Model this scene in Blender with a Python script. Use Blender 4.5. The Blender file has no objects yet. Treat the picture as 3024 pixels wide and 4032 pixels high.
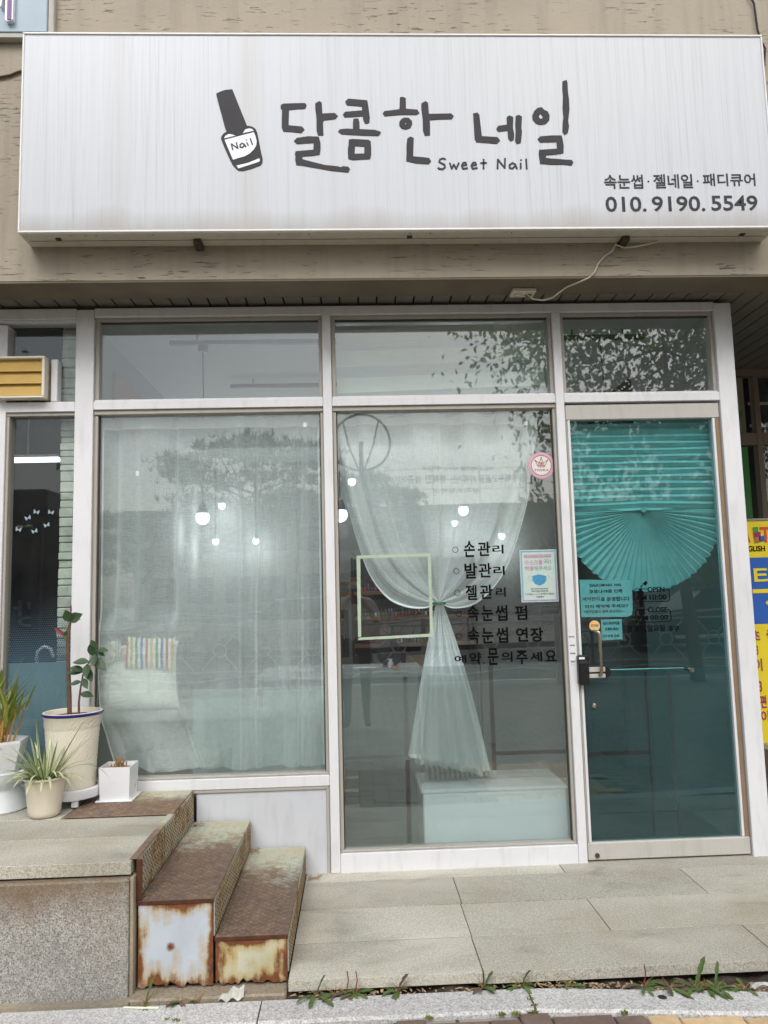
import bpy, bmesh, math, random
from mathutils import Vector, Matrix
from mathutils.geometry import tessellate_polygon
random.seed(7)
scene = bpy.context.scene
COL = scene.collection
R = math.radians
# ---------------------------------------------------------------- camera
cam_d = bpy.data.cameras.new('camera')
cam = bpy.data.objects.new('camera', cam_d); COL.objects.link(cam)
cam_d.sensor_fit = 'HORIZONTAL'; cam_d.sensor_width = 36.0; cam_d.lens = 36.0 * 3028 / 3024
cam_d.clip_start = 0.05; cam_d.clip_end = 400
_r = Vector((0.99896879, -0.03760565, -0.02543954)); _u = Vector((0.0212811, -0.10711739, 0.9940186)); _f = Vector((0.04010573, 0.99353494, 0.10620664))
cam.matrix_world = Matrix(((_r.x, _u.x, -_f.x, 0), (_r.y, _u.y, -_f.y, -3.8091), (_r.z, _u.z, -_f.z, 1.3076), (0, 0, 0, 1)))
scene.camera = cam
# ---------------------------------------------------------------- sky, sun, exposure
SUN_EL, SUN_AZ = 47, -22          # azimuth measured from -Y (street side) towards -X
world = bpy.data.worlds.new('World'); scene.world = world; world.use_nodes = True
wn = world.node_tree; wn.nodes.clear()
wo = wn.nodes.new('ShaderNodeOutputWorld'); wb = wn.nodes.new('ShaderNodeBackground')
sky = wn.nodes.new('ShaderNodeTexSky'); sky.sky_type = 'NISHITA'; sky.sun_disc = False
sky.sun_elevation = R(SUN_EL); sky.sun_rotation = R(180 + SUN_AZ); sky.dust_density = 4.0; sky.air_density = 1.3; sky.altitude = 60
hs = wn.nodes.new('ShaderNodeHueSaturation'); hs.inputs['Saturation'].default_value = 0.5
wn.links.new(sky.outputs[0], hs.inputs['Color']); wn.links.new(hs.outputs[0], wb.inputs['Color'])
wb.inputs['Strength'].default_value = 0.13
wn.links.new(wb.outputs[0], wo.inputs['Surface'])
sun_d = bpy.data.lights.new('sun', 'SUN'); sun_d.energy = 1.3; sun_d.angle = R(28); sun_d.color = (1.0, 0.99, 0.97)
sun = bpy.data.objects.new('sun', sun_d); COL.objects.link(sun)
_d = Vector((math.sin(R(SUN_AZ)) * math.cos(R(SUN_EL)), -math.cos(R(SUN_AZ)) * math.cos(R(SUN_EL)), math.sin(R(SUN_EL))))
sun.rotation_euler = _d.to_track_quat('Z', 'Y').to_euler()
vs = scene.view_settings; vs.view_transform = 'Standard'; vs.look = 'None'; vs.gamma = 1.0; vs.use_curve_mapping = False
vs.exposure = 0.50
scene.render.engine = 'CYCLES'
cy = scene.cycles
cy.max_bounces = 10; cy.diffuse_bounces = 4; cy.glossy_bounces = 4; cy.transmission_bounces = 6; cy.transparent_max_bounces = 24
cy.caustics_reflective = False; cy.caustics_refractive = False; cy.use_denoising = True; cy.sample_clamp_indirect = 6.0
# ---------------------------------------------------------------- mesh helpers
class MB:
    def __init__(s): s.v = []; s.f = []; s.mi = []; s.cur = 0
    def add(s, vs_, fs):
        o = len(s.v); s.v += [tuple(p) for p in vs_]; s.f += [tuple(i + o for i in f) for f in fs]; s.mi += [s.cur] * len(fs); return s
    def box(s, x0, x1, y0, y1, z0, z1):
        return s.add([(x0,y0,z0),(x1,y0,z0),(x1,y1,z0),(x0,y1,z0),(x0,y0,z1),(x1,y0,z1),(x1,y1,z1),(x0,y1,z1)],
                     [(0,3,2,1),(4,5,6,7),(0,1,5,4),(1,2,6,5),(2,3,7,6),(3,0,4,7)])
    def cbox(s, x0, x1, y0, y1, z0, z1, c=0.003):     # chamfered box
        lo = (x0, y0, z0); hi = (x1, y1, z1); vs_ = []; idx = {}
        for sx in (0,1):
            for sy in (0,1):
                for sz in (0,1):
                    for a in range(3):
                        p = [(lo, hi)[q][i] for i, q in enumerate((sx, sy, sz))]
                        for i, q in enumerate((sx, sy, sz)):
                            if i != a: p[i] += c if q == 0 else -c
                        idx[(sx,sy,sz,a)] = len(vs_); vs_.append(p)
        fs = []
        I = lambda x,y,z,a: idx[(x,y,z,a)]
        for q in (0,1):
            f = [I(q,0,0,0),I(q,1,0,0),I(q,1,1,0),I(q,0,1,0)]; fs.append(f if q else f[::-1])
            f = [I(0,q,0,1),I(0,q,1,1),I(1,q,1,1),I(1,q,0,1)]; fs.append(f if q else f[::-1])
            f = [I(0,0,q,2),I(1,0,q,2),I(1,1,q,2),I(0,1,q,2)]; fs.append(f if q else f[::-1])
        for a in (0,1):
            for b in (0,1):
                fs.append([I(a,b,0,0),I(a,b,0,1),I(a,b,1,1),I(a,b,1,0)] if (a+b)%2 else [I(a,b,0,0),I(a,b,1,0),I(a,b,1,1),I(a,b,0,1)])
                fs.append([I(a,0,b,0),I(a,0,b,2),I(a,1,b,2),I(a,1,b,0)] if not (a+b)%2 else [I(a,0,b,0),I(a,1,b,0),I(a,1,b,2),I(a,0,b,2)])
                fs.append([I(0,a,b,1),I(0,a,b,2),I(1,a,b,2),I(1,a,b,1)] if (a+b)%2 else [I(0,a,b,1),I(1,a,b,1),I(1,a,b,2),I(0,a,b,2)])
        for x in (0,1):
            for y in (0,1):
                for z in (0,1):
                    f = [I(x,y,z,0),I(x,y,z,1),I(x,y,z,2)]
                    fs.append(f if (x+y+z)%2 else f[::-1])
        return s.add(vs_, fs)
    def prism(s, polys, y0, y1):        # polygon(s) in x,z (first outer, rest holes) extruded from y0 (front) to y1
        if isinstance(polys[0][0], (int, float)): polys = [polys]
        flat = [p for q in polys for p in q]; n = len(flat)
        tri = tessellate_polygon([[Vector((p[0], p[1], 0)) for p in q] for q in polys])
        o = len(s.v)
        fs = []
        for t in tri:
            a, b, c = (flat[i] for i in t)
            cr = (b[0]-a[0])*(c[1]-a[1]) - (b[1]-a[1])*(c[0]-a[0])
            t = t if cr > 0 else t[::-1]
            fs.append(tuple(t)); fs.append(tuple(i + n for i in t[::-1]))
        k = 0
        for q in polys:
            m = len(q); ar = sum(q[i][0]*q[(i+1)%m][1] - q[(i+1)%m][0]*q[i][1] for i in range(m))
            ccw = ar > 0
            if q is not polys[0]: ccw = not ccw
            for i in range(m):
                a, b = k + i, k + (i+1) % m
                if not ccw: a, b = b, a
                fs.append((b, a, a + n, b + n))
            k += m
        return s.add([(p[0], y0, p[1]) for p in flat] + [(p[0], y1, p[1]) for p in flat], fs)
    def prism_to(s, polys, M_):
        t = MB().prism(polys, 0, 0.002); return s.add([M_ @ Vector(p) for p in t.v], t.f)
    def lathe(s, prof, seg=32, c=(0,0,0), a0=0.0, a1=2*math.pi):
        full = abs(a1 - a0 - 2*math.pi) < 1e-6; n = seg if full else seg + 1; vs_ = []; fs = []
        for r, z in prof:
            for i in range(n):
                a = a0 + (a1 - a0) * i / seg; vs_.append((c[0] + r*math.cos(a), c[1] + r*math.sin(a), c[2] + z))
        for j in range(len(prof)-1):
            for i in range(seg):
                i2 = (i+1) % n; fs.append((j*n+i, j*n+i2, (j+1)*n+i2, (j+1)*n+i))
        return s.add(vs_, fs)
    def tube(s, pts, r, seg=8, caps=True):
        pts = [Vector(p) for p in pts]; n = len(pts); rs = r if isinstance(r, (list, tuple)) else [r]*n
        o = len(s.v); vs_ = []; fs = []; up = None
        for i, p in enumerate(pts):
            t = (pts[min(i+1,n-1)] - pts[max(i-1,0)]).normalized()
            if up is None: up = Vector((0,0,1)) if abs(t.z) < .9 else Vector((1,0,0))
            a = t.cross(up).normalized(); b = a.cross(t).normalized(); up = b
            for k in range(seg):
                g = 2*math.pi*k/seg; vs_.append(p + (a*math.cos(g) + b*math.sin(g)) * rs[i])
        for i in range(n-1):
            for k in range(seg):
                k2 = (k+1) % seg; fs.append((i*seg+k, (i+1)*seg+k, (i+1)*seg+k2, i*seg+k2))
        if caps: fs.append(tuple(range(seg))); fs.append(tuple(range((n-1)*seg, n*seg))[::-1])
        return s.add(vs_, fs)
    def grid(s, fn, nu, nv):
        vs_ = [fn(i/nu, j/nv) for j in range(nv+1) for i in range(nu+1)]
        return s.add(vs_, [(j*(nu+1)+i, j*(nu+1)+i+1, (j+1)*(nu+1)+i+1, (j+1)*(nu+1)+i) for j in range(nv) for i in range(nu)])
    def stroke(s, pts, w, y0, y1):      # thick polyline in x,z
        n = len(pts)
        for i in range(n-1):
            a = Vector(pts[i]); b = Vector(pts[i+1]); d = (b-a)
            if d.length < 1e-6: continue
            d.normalize(); q = Vector((-d.y, d.x)) * w/2; e = d * w * .2
            dy = .00012 * i
            s.prism([tuple(a-q-e), tuple(b-q+e), tuple(b+q+e), tuple(a+q-e)], y0 - dy, y1)
        return s
    def arrow_leaf(s, base, dirv, up, L, w, droop=0.3, n=5, fold=.15, prof=None):
        base = Vector(base); d = Vector(dirv).normalized(); up = Vector(up); side = d.cross(up).normalized(); up = side.cross(d).normalized()
        prof = prof or [0.25, .8, 1, .85, .45, 0.02]; m = len(prof) - 1; vs_ = []; fs = []
        for i in range(m+1):
            t = i/m; c = base + d*L*t*(1 - droop*.25*t) + Vector((0,0,-1))*droop*L*t*t
            vs_ += [c - side*w*prof[i] + up*fold*w*prof[i], c, c + side*w*prof[i] + up*fold*w*prof[i]]
        for i in range(m):
            a = i*3; fs += [(a, a+1, a+4, a+3), (a+1, a+2, a+5, a+4)]
        return s.add(vs_, fs)
    def build(s, name, mat, parent=None, smooth=None, base=None, kind=None, label=None):
        off = Vector(base) if base is not None else (Vector(parent['_b']) if parent is not None and '_b' in parent else Vector((0,0,0)))
        me = bpy.data.meshes.new(name)
        me.from_pydata([(p[0]-off.x, p[1]-off.y, p[2]-off.z) for p in s.v], [], s.f)
        for m_ in (mat if isinstance(mat, (list, tuple)) else [mat]): me.materials.append(m_)
        if any(s.mi): me.polygons.foreach_set('material_index', s.mi)
        if smooth:
            me.polygons.foreach_set('use_smooth', [True]*len(me.polygons))
            me.update(); me.set_sharp_from_angle(angle=R(smooth))
        me.update()
        o = bpy.data.objects.new(name, me); COL.objects.link(o)
        if parent is not None:
            o.parent = parent
            o['_b'] = tuple(off)
        else:
            o.location = off; o['_b'] = tuple(off)
        if kind: o['kind'] = kind
        if label: o['label'] = label
        return o
def thing(name, label, cat, loc, group=None):
    o = bpy.data.objects.new(name, None); COL.objects.link(o); o.location = loc; o.empty_display_size = .1
    o['_b'] = tuple(loc); o['label'] = label; o['category'] = cat
    if group: o['group'] = group
    return o
def tag(o, label, cat, group=None):
    o['label'] = label; o['category'] = cat
    if group: o['group'] = group
    return o
def structure(name, loc=(0,0,0)):
    o = bpy.data.objects.new(name, None); COL.objects.link(o); o.location = loc; o['_b'] = tuple(loc); o['kind'] = 'structure'; return o
def one(name, mb, mat, label, cat, group=None, base=None, smooth=None):
    if base is None:
        xs = [p[0] for p in mb.v]; ys = [p[1] for p in mb.v]; zs = [p[2] for p in mb.v]
        base = ((min(xs)+max(xs))/2, (min(ys)+max(ys))/2, min(zs))
    return tag(mb.build(name, mat, None, smooth, base), label, cat, group)
def inst(name, me, parent, loc, rot=(0,0,0), sc=(1,1,1)):   # copies share mesh data
    o = bpy.data.objects.new(name, me); COL.objects.link(o)
    o.parent = parent; b = Vector(parent['_b']) if parent is not None else Vector((0,0,0))
    o.location = Vector(loc) - b; o.rotation_euler = rot; o.scale = sc; return o
def mesh_of(mb, name, mat, smooth=None):
    me = bpy.data.meshes.new(name); me.from_pydata(mb.v, [], mb.f)
    for m_ in (mat if isinstance(mat, (list, tuple)) else [mat]): me.materials.append(m_)
    if any(mb.mi): me.polygons.foreach_set('material_index', mb.mi)
    if smooth: me.polygons.foreach_set('use_smooth', [True]*len(me.polygons)); me.update(); me.set_sharp_from_angle(angle=R(smooth))
    me.update(); return me
_tc = {}
def prewarm(keys):
    obs = []
    for body, off in dict.fromkeys(keys):
        if (body, off) in _tc: continue
        c = bpy.data.curves.new('t', 'FONT'); c.body = body; c.offset = off; c.resolution_u = 3; c.fill_mode = 'FRONT'
        o = bpy.data.objects.new('t', c); COL.objects.link(o); obs.append(((body, off), o, c))
    bpy.context.view_layer.update(); dg = bpy.context.evaluated_depsgraph_get()
    for key, o, c in obs:
        me = bpy.data.meshes.new_from_object(o.evaluated_get(dg))
        bm = bmesh.new(); bm.from_mesh(me); bmesh.ops.remove_doubles(bm, verts=bm.verts, dist=1e-5); bm.normal_update()
        g = bmesh.ops.extrude_face_region(bm, geom=bm.faces[:])
        for e in g['geom']:
            if isinstance(e, bmesh.types.BMVert): e.co.z += 1.0
        bm.verts.index_update()
        _tc[key] = ([tuple(q.co) for q in bm.verts], [tuple(q.index for q in f.verts) for f in bm.faces]); bm.free(); bpy.data.meshes.remove(me)
    for key, o, c in obs: bpy.data.objects.remove(o); bpy.data.curves.remove(c)
def text_mb(body, x0, x1, z0, z1, y0, y1, off=0.0, mb=None, back=False):   # lettering fitted to a rectangle
    key = (body, off)
    if key not in _tc: prewarm([key])
    vsx, fsx = _tc[key]
    ax = min(p[0] for p in vsx); bx_ = max(p[0] for p in vsx); ay = min(p[1] for p in vsx); by = max(p[1] for p in vsx)
    mb = mb or MB()
    out = []
    for p in vsx:
        fx = (p[0]-ax)/max(bx_-ax, 1e-6); fz = (p[1]-ay)/max(by-ay, 1e-6)
        X = x0 + (x1-x0)*fx
        out.append((X, y1 + (y0-y1)*p[2], z0 + (z1-z0)*fz))
    mb.add(out, [f[::-1] for f in fsx] if back else fsx); return mb
# ---------------------------------------------------------------- materials
def L(h):
    h = h.lstrip('#'); return tuple((lambda c: c/12.92 if c <= .04045 else ((c+.055)/1.055)**2.4)(int(h[i:i+2],16)/255) for i in (0,2,4)) + (1.0,)
class NT:
    def __init__(s, name):
        s.m = bpy.data.materials.new(name); s.m.use_nodes = True; s.t = s.m.node_tree; s.t.nodes.clear()
        s.out = s.n('OutputMaterial'); s._tc = None
    def n(s, typ, **kw):
        nd = s.t.nodes.new('ShaderNode' + typ)
        for k, v in kw.items():
            if hasattr(nd, k) and k not in nd.inputs: setattr(nd, k, v)
            else: s.set(nd.inputs[k.replace('_', ' ') if k.replace('_',' ') in nd.inputs else k], v)
        return nd
    def set(s, sock, v):
        if hasattr(v, 'outputs'): s.t.links.new(v.outputs[0], sock)
        elif isinstance(v, bpy.types.NodeSocket): s.t.links.new(v, sock)
        else: sock.default_value = v
    def co(s, kind='Object', sc=None, rot=None, loc=None):
        if s._tc is None: s._tc = s.n('TexCoord')
        o = s._tc.outputs[kind]
        if sc or rot or loc:
            mp = s.n('Mapping'); s.t.links.new(o, mp.inputs[0])
            if sc: mp.inputs['Scale'].default_value = sc
            if rot: mp.inputs['Rotation'].default_value = rot
            if loc: mp.inputs['Location'].default_value = loc
            o = mp.outputs[0]
        return o
    def noise(s, scale, sc=None, detail=3, rough=.55, kind='Object', dist=0, loc=None):
        return s.n('TexNoise', Vector=s.co(kind, sc, None, loc), Scale=scale, Detail=detail, Roughness=rough, Distortion=dist).outputs[0]
    def ramp(s, fac, stops, mode='LINEAR'):
        r = s.n('ValToRGB'); s.set(r.inputs[0], fac); e = r.color_ramp.elements; r.color_ramp.interpolation = mode
        for i, (p, c) in enumerate(stops):
            q = e[i] if i < 2 else e.new(p); q.position = p; q.color = c if isinstance(c, tuple) else (c, c, c, 1)
        return r.outputs[0]
    def math(s, op, a, b=0.0, clamp=False):
        m = s.n('Math', operation=op, use_clamp=clamp); s.set(m.inputs[0], a); s.set(m.inputs[1], b); return m.outputs[0]
    def mix(s, fac, a, b, mode='MIX'):
        m = s.n('Mix', data_type='RGBA', blend_type=mode); s.set(m.inputs[0], fac); s.set(m.inputs[6], a); s.set(m.inputs[7], b); return m.outputs[2]
    def bump(s, h, strength=.3, dist=.002, normal=None):
        b = s.n('Bump', Height=h, Strength=strength, Distance=dist)
        if normal is not None: s.set(b.inputs['Normal'], normal)
        return b.outputs[0]
    def pr(s, col, rough=.6, metal=0.0, normal=None, spec=.5, **kw):
        b = s.n('BsdfPrincipled'); s.set(b.inputs['Base Color'], col); s.set(b.inputs['Roughness'], rough); s.set(b.inputs['Metallic'], metal)
        s.set(b.inputs['Specular IOR Level'], spec)
        if normal is not None: s.set(b.inputs['Normal'], normal)
        for k, v in kw.items(): s.set(b.inputs[k.replace('_', ' ')], v)
        return b
    def done(s, sh): s.t.links.new(sh.outputs[0] if hasattr(sh, 'outputs') else sh, s.out.inputs['Surface']); return s.m
def simple(name, col, rough=.6, metal=0.0, var=.12, vscale=8, bump=0.0, bscale=60, spec=.5, rnd=0.0, bdist=.002):
    t = NT(name); c = L(col) if isinstance(col, str) else col
    k = t.noise(vscale, detail=4)
    lo = tuple(x*(1-var) for x in c[:3]) + (1,); hi = tuple(min(1, x*(1+var)) for x in c[:3]) + (1,)
    cc = t.ramp(k, [(.3, lo), (.7, hi)])
    if rnd:
        oi = t.n('ObjectInfo'); v = t.math('ADD', t.math('MULTIPLY', oi.outputs['Random'], 2*rnd), 1-rnd)
        h = t.n('HueSaturation'); t.set(h.inputs['Color'], cc); t.set(h.inputs['Value'], v); cc = h.outputs[0]
    nm = t.bump(t.noise(bscale, detail=4), bump, bdist) if bump else None
    rr = t.math('ADD', t.math('MULTIPLY', t.noise(vscale*2.3), .16), rough-.08)
    return t.done(t.pr(cc, rr, metal, nm, spec))
def emissive(name, col, strength, base=(.8,.8,.8,1)):
    t = NT(name); b = t.pr(base, .4); b.inputs['Emission Color'].default_value = L(col); b.inputs['Emission Strength'].default_value = strength; return t.done(b)
def granite(name, base, speck=.5, stain=.25, warm='#8f8468', scale=1.0, topstain=False):
    t = NT(name); c = L(base)
    f1 = t.noise(170*scale, detail=2, rough=.7); f2 = t.noise(75*scale, detail=3, rough=.65); v = t.n('TexVoronoi', Vector=t.co(), Scale=130*scale).outputs['Color']
    d = t.ramp(f1, [(.36, 1-speck), (.5, 1.0), (.66, 1+speck*.55)])
    g = t.ramp(f2, [(.35, 1-speck*.5), (.6, 1.08)])
    cc = t.mix(1.0, t.mix(1.0, c, d, 'MULTIPLY'), g, 'MULTIPLY')
    st = t.noise(2.2, detail=6, rough=.62); st2 = t.noise(.9, detail=4, loc=(3,1,2))
    cc = t.mix(t.math('MULTIPLY', t.ramp(st, [(.45, 0.0), (.75, 1.0)]), stain), cc, L(warm))
    cc = t.mix(t.math('MULTIPLY', t.ramp(st2, [(.5, 0.0), (.72, 1.0)]), stain*1.1), cc, L('#5c5c58'))
    pale = t.noise(1.4, sc=(1,1.6,1), detail=5, rough=.7, loc=(9,4,0)); cc = t.mix(t.math('MULTIPLY', t.ramp(pale, [(.48, 0.0), (.7, 1.0)]), stain*.7), cc, tuple(min(1, x*1.35) for x in c[:3]) + (1,))
    smear = t.noise(3.5, sc=(.5,1.4,1), detail=6, rough=.6, loc=(1,8,3), dist=1.2); cc = t.mix(t.math('MULTIPLY', t.ramp(smear, [(.55, 0.0), (.72, 1.0)]), stain*.75), cc, L('#6a6963'))
    if topstain:
        gz = t.n('SeparateXYZ'); t.set(gz.inputs[0], t.co('Generated')); ts = t.ramp(t.math('ADD', gz.outputs[2], t.math('MULTIPLY', t.math('SUBTRACT', t.noise(5, sc=(1,1,.5), detail=6), .5), .55)), [(.72, 0.0), (1.02, .75)]); cc = t.mix(ts, cc, L('#6f5a3c'))
    oi = t.n('ObjectInfo'); h = t.n('HueSaturation'); t.set(h.inputs['Color'], cc); t.set(h.inputs['Value'], t.math('ADD', t.math('MULTIPLY', oi.outputs['Random'], .24), .86))
    return t.done(t.pr(h.outputs[0], t.math('ADD', t.math('MULTIPLY', f2, .25), .55), normal=t.bump(f1, .35, .0015)))
def plaster(name, base):
    t = NT(name)
    a = t.noise(34, sc=(.30, 1, 2.9), detail=4, rough=.6, dist=.4); b = t.noise(1.6, detail=4); c = t.noise(70, detail=3)
    b2 = t.noise(3.2, detail=3, loc=(7,2,1))
    gash = t.math('MULTIPLY', t.ramp(a, [(.615, 0.0), (.645, 1.0)]), t.ramp(b2, [(.40, 0.0), (.56, 1.0)]))
    col = t.ramp(b, [(.25, tuple(x*.84 for x in L(base)[:3])+(1,)), (.75, tuple(x*1.08 for x in L(base)[:3])+(1,))])
    col = t.mix(t.math('MULTIPLY', t.ramp(t.noise(5, sc=(3,1,.25), detail=5), [(.5,0.0),(.8,1.0)]), .35), col, L('#6d645a'))
    col = t.mix(t.math('MULTIPLY', gash, .72), col, L('#5a5245'))
    hgt = t.math('SUBTRACT', t.math('MULTIPLY', c, .35), gash)
    return t.done(t.pr(col, .85, normal=t.bump(hgt, .8, .006)))
def alu(name, base, drip=.25, rough=.38):
    t = NT(name); c = L(base)
    k = t.ramp(t.noise(14, sc=(1.6,1.6,.35), detail=5), [(.5, 0.0), (.8, 1.0)]); p = t.ramp(t.noise(90, detail=3), [(.72, 0.0), (.76, 1.0)])
    v = t.noise(1.3, detail=3)
    col = t.mix(t.math('MULTIPLY', k, drip), c, L('#8d8780')); col = t.mix(t.math('MULTIPLY', p, .35), col, L('#5c554e'))
    col = t.mix(1.0, col, t.ramp(v, [(.3, .93), (.7, 1.04)]), 'MULTIPLY')
    return t.done(t.pr(col, t.math('ADD', t.math('MULTIPLY', k, .2), rough), .0, t.bump(t.noise(5, detail=2), .05, .002)))
def glass(name, tint=(.95,.989,.987), r0=.08, wav=.012):
    t = NT(name)
    lw = t.n('LayerWeight', Blend=.5).outputs['Facing']
    fz = t.math('ADD', t.math('MULTIPLY', t.math('POWER', lw, 5.0), 1-r0), r0, True)
    nm = t.bump(t.noise(2.2, detail=1), wav, .05)
    tr = t.n('BsdfTransparent', Color=tuple(tint)+(1,)); gl = t.n('BsdfGlossy', Roughness=.012, Color=(1,1,1,1)); t.set(gl.inputs['Normal'], nm)
    ms = t.n('MixShader'); t.set(ms.inputs[0], fz); t.set(ms.inputs[1], tr); t.set(ms.inputs[2], gl)
    # thin film of dust on the pane
    df = t.n('BsdfDiffuse', Color=(.62,.62,.6,1)); m2 = t.n('MixShader')
    t.set(m2.inputs[0], t.math('MULTIPLY', t.ramp(t.noise(3, sc=(1,1,.5), detail=6), [(.35, .1), (.8, 1.0)]), .03)); t.set(m2.inputs[1], ms); t.set(m2.inputs[2], df)
    return t.done(m2)
def sheer(name, col=(.955,.98,.985,1), dens=.40):
    t = NT(name)
    wx = t.noise(230, sc=(.12,.12,2.0), detail=3); wz = t.noise(230, sc=(2.0,.12,.12), detail=3)
    w = t.math('ADD', t.ramp(wx, [(.35, 0.0), (.75, .15)]), t.ramp(wz, [(.35, 0.0), (.75, .12)]))
    lw = t.n('LayerWeight', Blend=.5).outputs['Facing']
    a = t.math('ADD', t.math('ADD', w, dens-.10), t.math('MULTIPLY', t.math('POWER', lw, 1.6), .75), True)
    df = t.n('BsdfDiffuse', Color=col); tl = t.n('BsdfTranslucent', Color=col); m1 = t.n('MixShader'); t.set(m1.inputs[0], .26); t.set(m1.inputs[1], df); t.set(m1.inputs[2], tl)
    tp = t.n('BsdfTransparent'); m2 = t.n('MixShader'); t.set(m2.inputs[0], a); t.set(m2.inputs[1], tp); t.set(m2.inputs[2], m1)
    return t.done(m2)
def film(name, col, dens=.35, rough=.22, clear=.72):
    t = NT(name); c = tuple(col) + (1,)
    df = t.n('BsdfDiffuse', Color=c); tl = t.n('BsdfTranslucent', Color=c); m1 = t.n('MixShader'); t.set(m1.inputs[0], .45); t.set(m1.inputs[1], df); t.set(m1.inputs[2], tl)
    rf = t.n('BsdfRefraction', Color=(.97,.99,.985,1), Roughness=rough, IOR=1.3); tp = t.n('BsdfTransparent', Color=(.97,.99,.985,1)); m0 = t.n('MixShader'); t.set(m0.inputs[0], clear); t.set(m0.inputs[1], rf); t.set(m0.inputs[2], tp)
    m2 = t.n('MixShader'); t.set(m2.inputs[0], t.math('ADD', t.math('MULTIPLY', t.noise(4, detail=3), .08), dens-.04)); t.set(m2.inputs[1], m0); t.set(m2.inputs[2], m1)
    return t.done(m2)
def rusty(name, paint, edge=.16, amount=.0, tread=False, spot=False, gain=1.0):
    t = NT(name); g = t.n('SeparateXYZ'); t.set(g.inputs[0], t.co('Generated'))
    n1 = t.noise(7, detail=6, rough=.65); n2 = t.noise(28, detail=5, rough=.7); nv = t.noise(16, sc=(2.2,2.2,.3), detail=4)
    if tread:      # worn to rust at the front, paint left at the back
        e = t.math('SUBTRACT', 1.0, g.outputs[1]); m = t.math('ADD', e, t.math('MULTIPLY', t.math('SUBTRACT', n1, .5), .55))
        mask = t.ramp(t.math('ADD', m, t.math('MULTIPLY', t.math('SUBTRACT', n2, .5), .5)), [(.18, 0.0), (.46, .96)])
    else:
        dx = t.math('MINIMUM', g.outputs[0], t.math('SUBTRACT', 1.0, g.outputs[0])); dz = t.math('MINIMUM', t.math('MULTIPLY', g.outputs[2], .62), t.math('SUBTRACT', 1.0, g.outputs[2]))
        d = t.math('MINIMUM', dx, dz)
        m = t.math('ADD', t.math('SUBTRACT', edge, d), t.math('MULTIPLY', t.math('SUBTRACT', n1, .52), .58))
        m = t.math('ADD', m, t.math('MULTIPLY', t.math('SUBTRACT', nv, .5), .34)); m = t.math('ADD', m, amount)
        mask = t.ramp(m, [(.02, 0.0), (.10, 1.0)])
        bx_ = t.math('SUBTRACT', g.outputs[0], .45); bz_ = t.math('SUBTRACT', g.outputs[2], .47); blob = t.ramp(t.math('ADD', t.math('ADD', t.math('MULTIPLY', bx_, bx_), t.math('MULTIPLY', bz_, bz_)), t.math('MULTIPLY', n1, .03)), [(.0165, 1.0), (.0195, 0.0)]); mask = t.math('MAXIMUM', mask, blob) if spot else mask
        halo = t.ramp(m, [(-.06 if False else 0.0, 0.0), (.04, 1.0)])
    rc = t.ramp(n2, [(.25, L('#3a2113')), (.5, L('#6a3d20')), (.75, L('#7e4b27'))]) if not tread else t.ramp(n2, [(.25, L('#43362e')), (.5, L('#5e4c42')), (.8, L('#80684f'))])
    pc = t.ramp(t.noise(9, sc=(1,1,.6), detail=5), [(.3, tuple(x*.8 for x in L(paint)[:3])+(1,)), (.7, L(paint))])
    if not tread:
        stain = t.ramp(t.math('ADD', m, t.math('MULTIPLY', n1, .2)), [(0.0, 0.0), (.16, .75)]); pc = t.mix(stain, pc, L('#a98f4e'))
    else:
        pc = t.mix(t.ramp(n1, [(.4, .1), (.7, .8)]), pc, L('#a89a72'))
    if gain != 1.0: rc = t.mix(1.0, rc, (gain, gain, gain*.95, 1), 'MULTIPLY')
    col = t.mix(mask, pc, rc)
    return t.done(t.pr(col, t.math('ADD', t.math('MULTIPLY', mask, .35), .42), .0, t.bump(t.math('ADD', t.math('MULTIPLY', mask, .5), n2), .4, .003)))
def leafmat(name, c1, c2, c3=None, trans=.25, rough=.45):
    t = NT(name); oi = t.n('ObjectInfo'); k = t.noise(14, detail=3)
    col = t.ramp(k, [(.3, L(c1)), (.7, L(c2))] + ([(.9, L(c3))] if c3 else []))
    b = t.pr(col, rough); tl = t.n('BsdfTranslucent'); t.set(tl.inputs['Color'], col); ms = t.n('MixShader'); t.set(ms.inputs[0], trans); t.set(ms.inputs[1], b); t.set(ms.inputs[2], tl)
    return t.done(ms)
def brickmat(name, c1, c2, scale, w=.2, h=.1, mortar='#4a453d', rot=0):
    t = NT(name); v = t.co(rot=(0,0,rot)); b = t.n('TexBrick', Vector=v, Scale=scale); b.inputs['Color1'].default_value = L(c1); b.inputs['Color2'].default_value = L(c2); b.inputs['Mortar'].default_value = L(mortar)
    b.inputs['Brick Width'].default_value = w; b.inputs['Row Height'].default_value = h; b.inputs['Mortar Size'].default_value = .006
    col = t.mix(1.0, b.outputs[0], t.ramp(t.noise(3, detail=5), [(.3,.75),(.7,1.1)]), 'MULTIPLY')
    return t.done(t.pr(col, .8, normal=t.bump(b.outputs[1], -.3, .004)))
def banded(name, cols, axis=0, scale=1.0, wob=0.0):     # woven stripes
    t = NT(name); g = t.n('SeparateXYZ'); t.set(g.inputs[0], t.co('Generated')); f = t.math('FRACT', t.math('MULTIPLY', g.outputs[axis], scale))
    st = [(i/len(cols), L(c)) for i, c in enumerate(cols)]
    col = t.ramp(f, st, 'CONSTANT'); return t.done(t.pr(col, .9, normal=t.bump(t.noise(300), .2, .001)))
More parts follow.
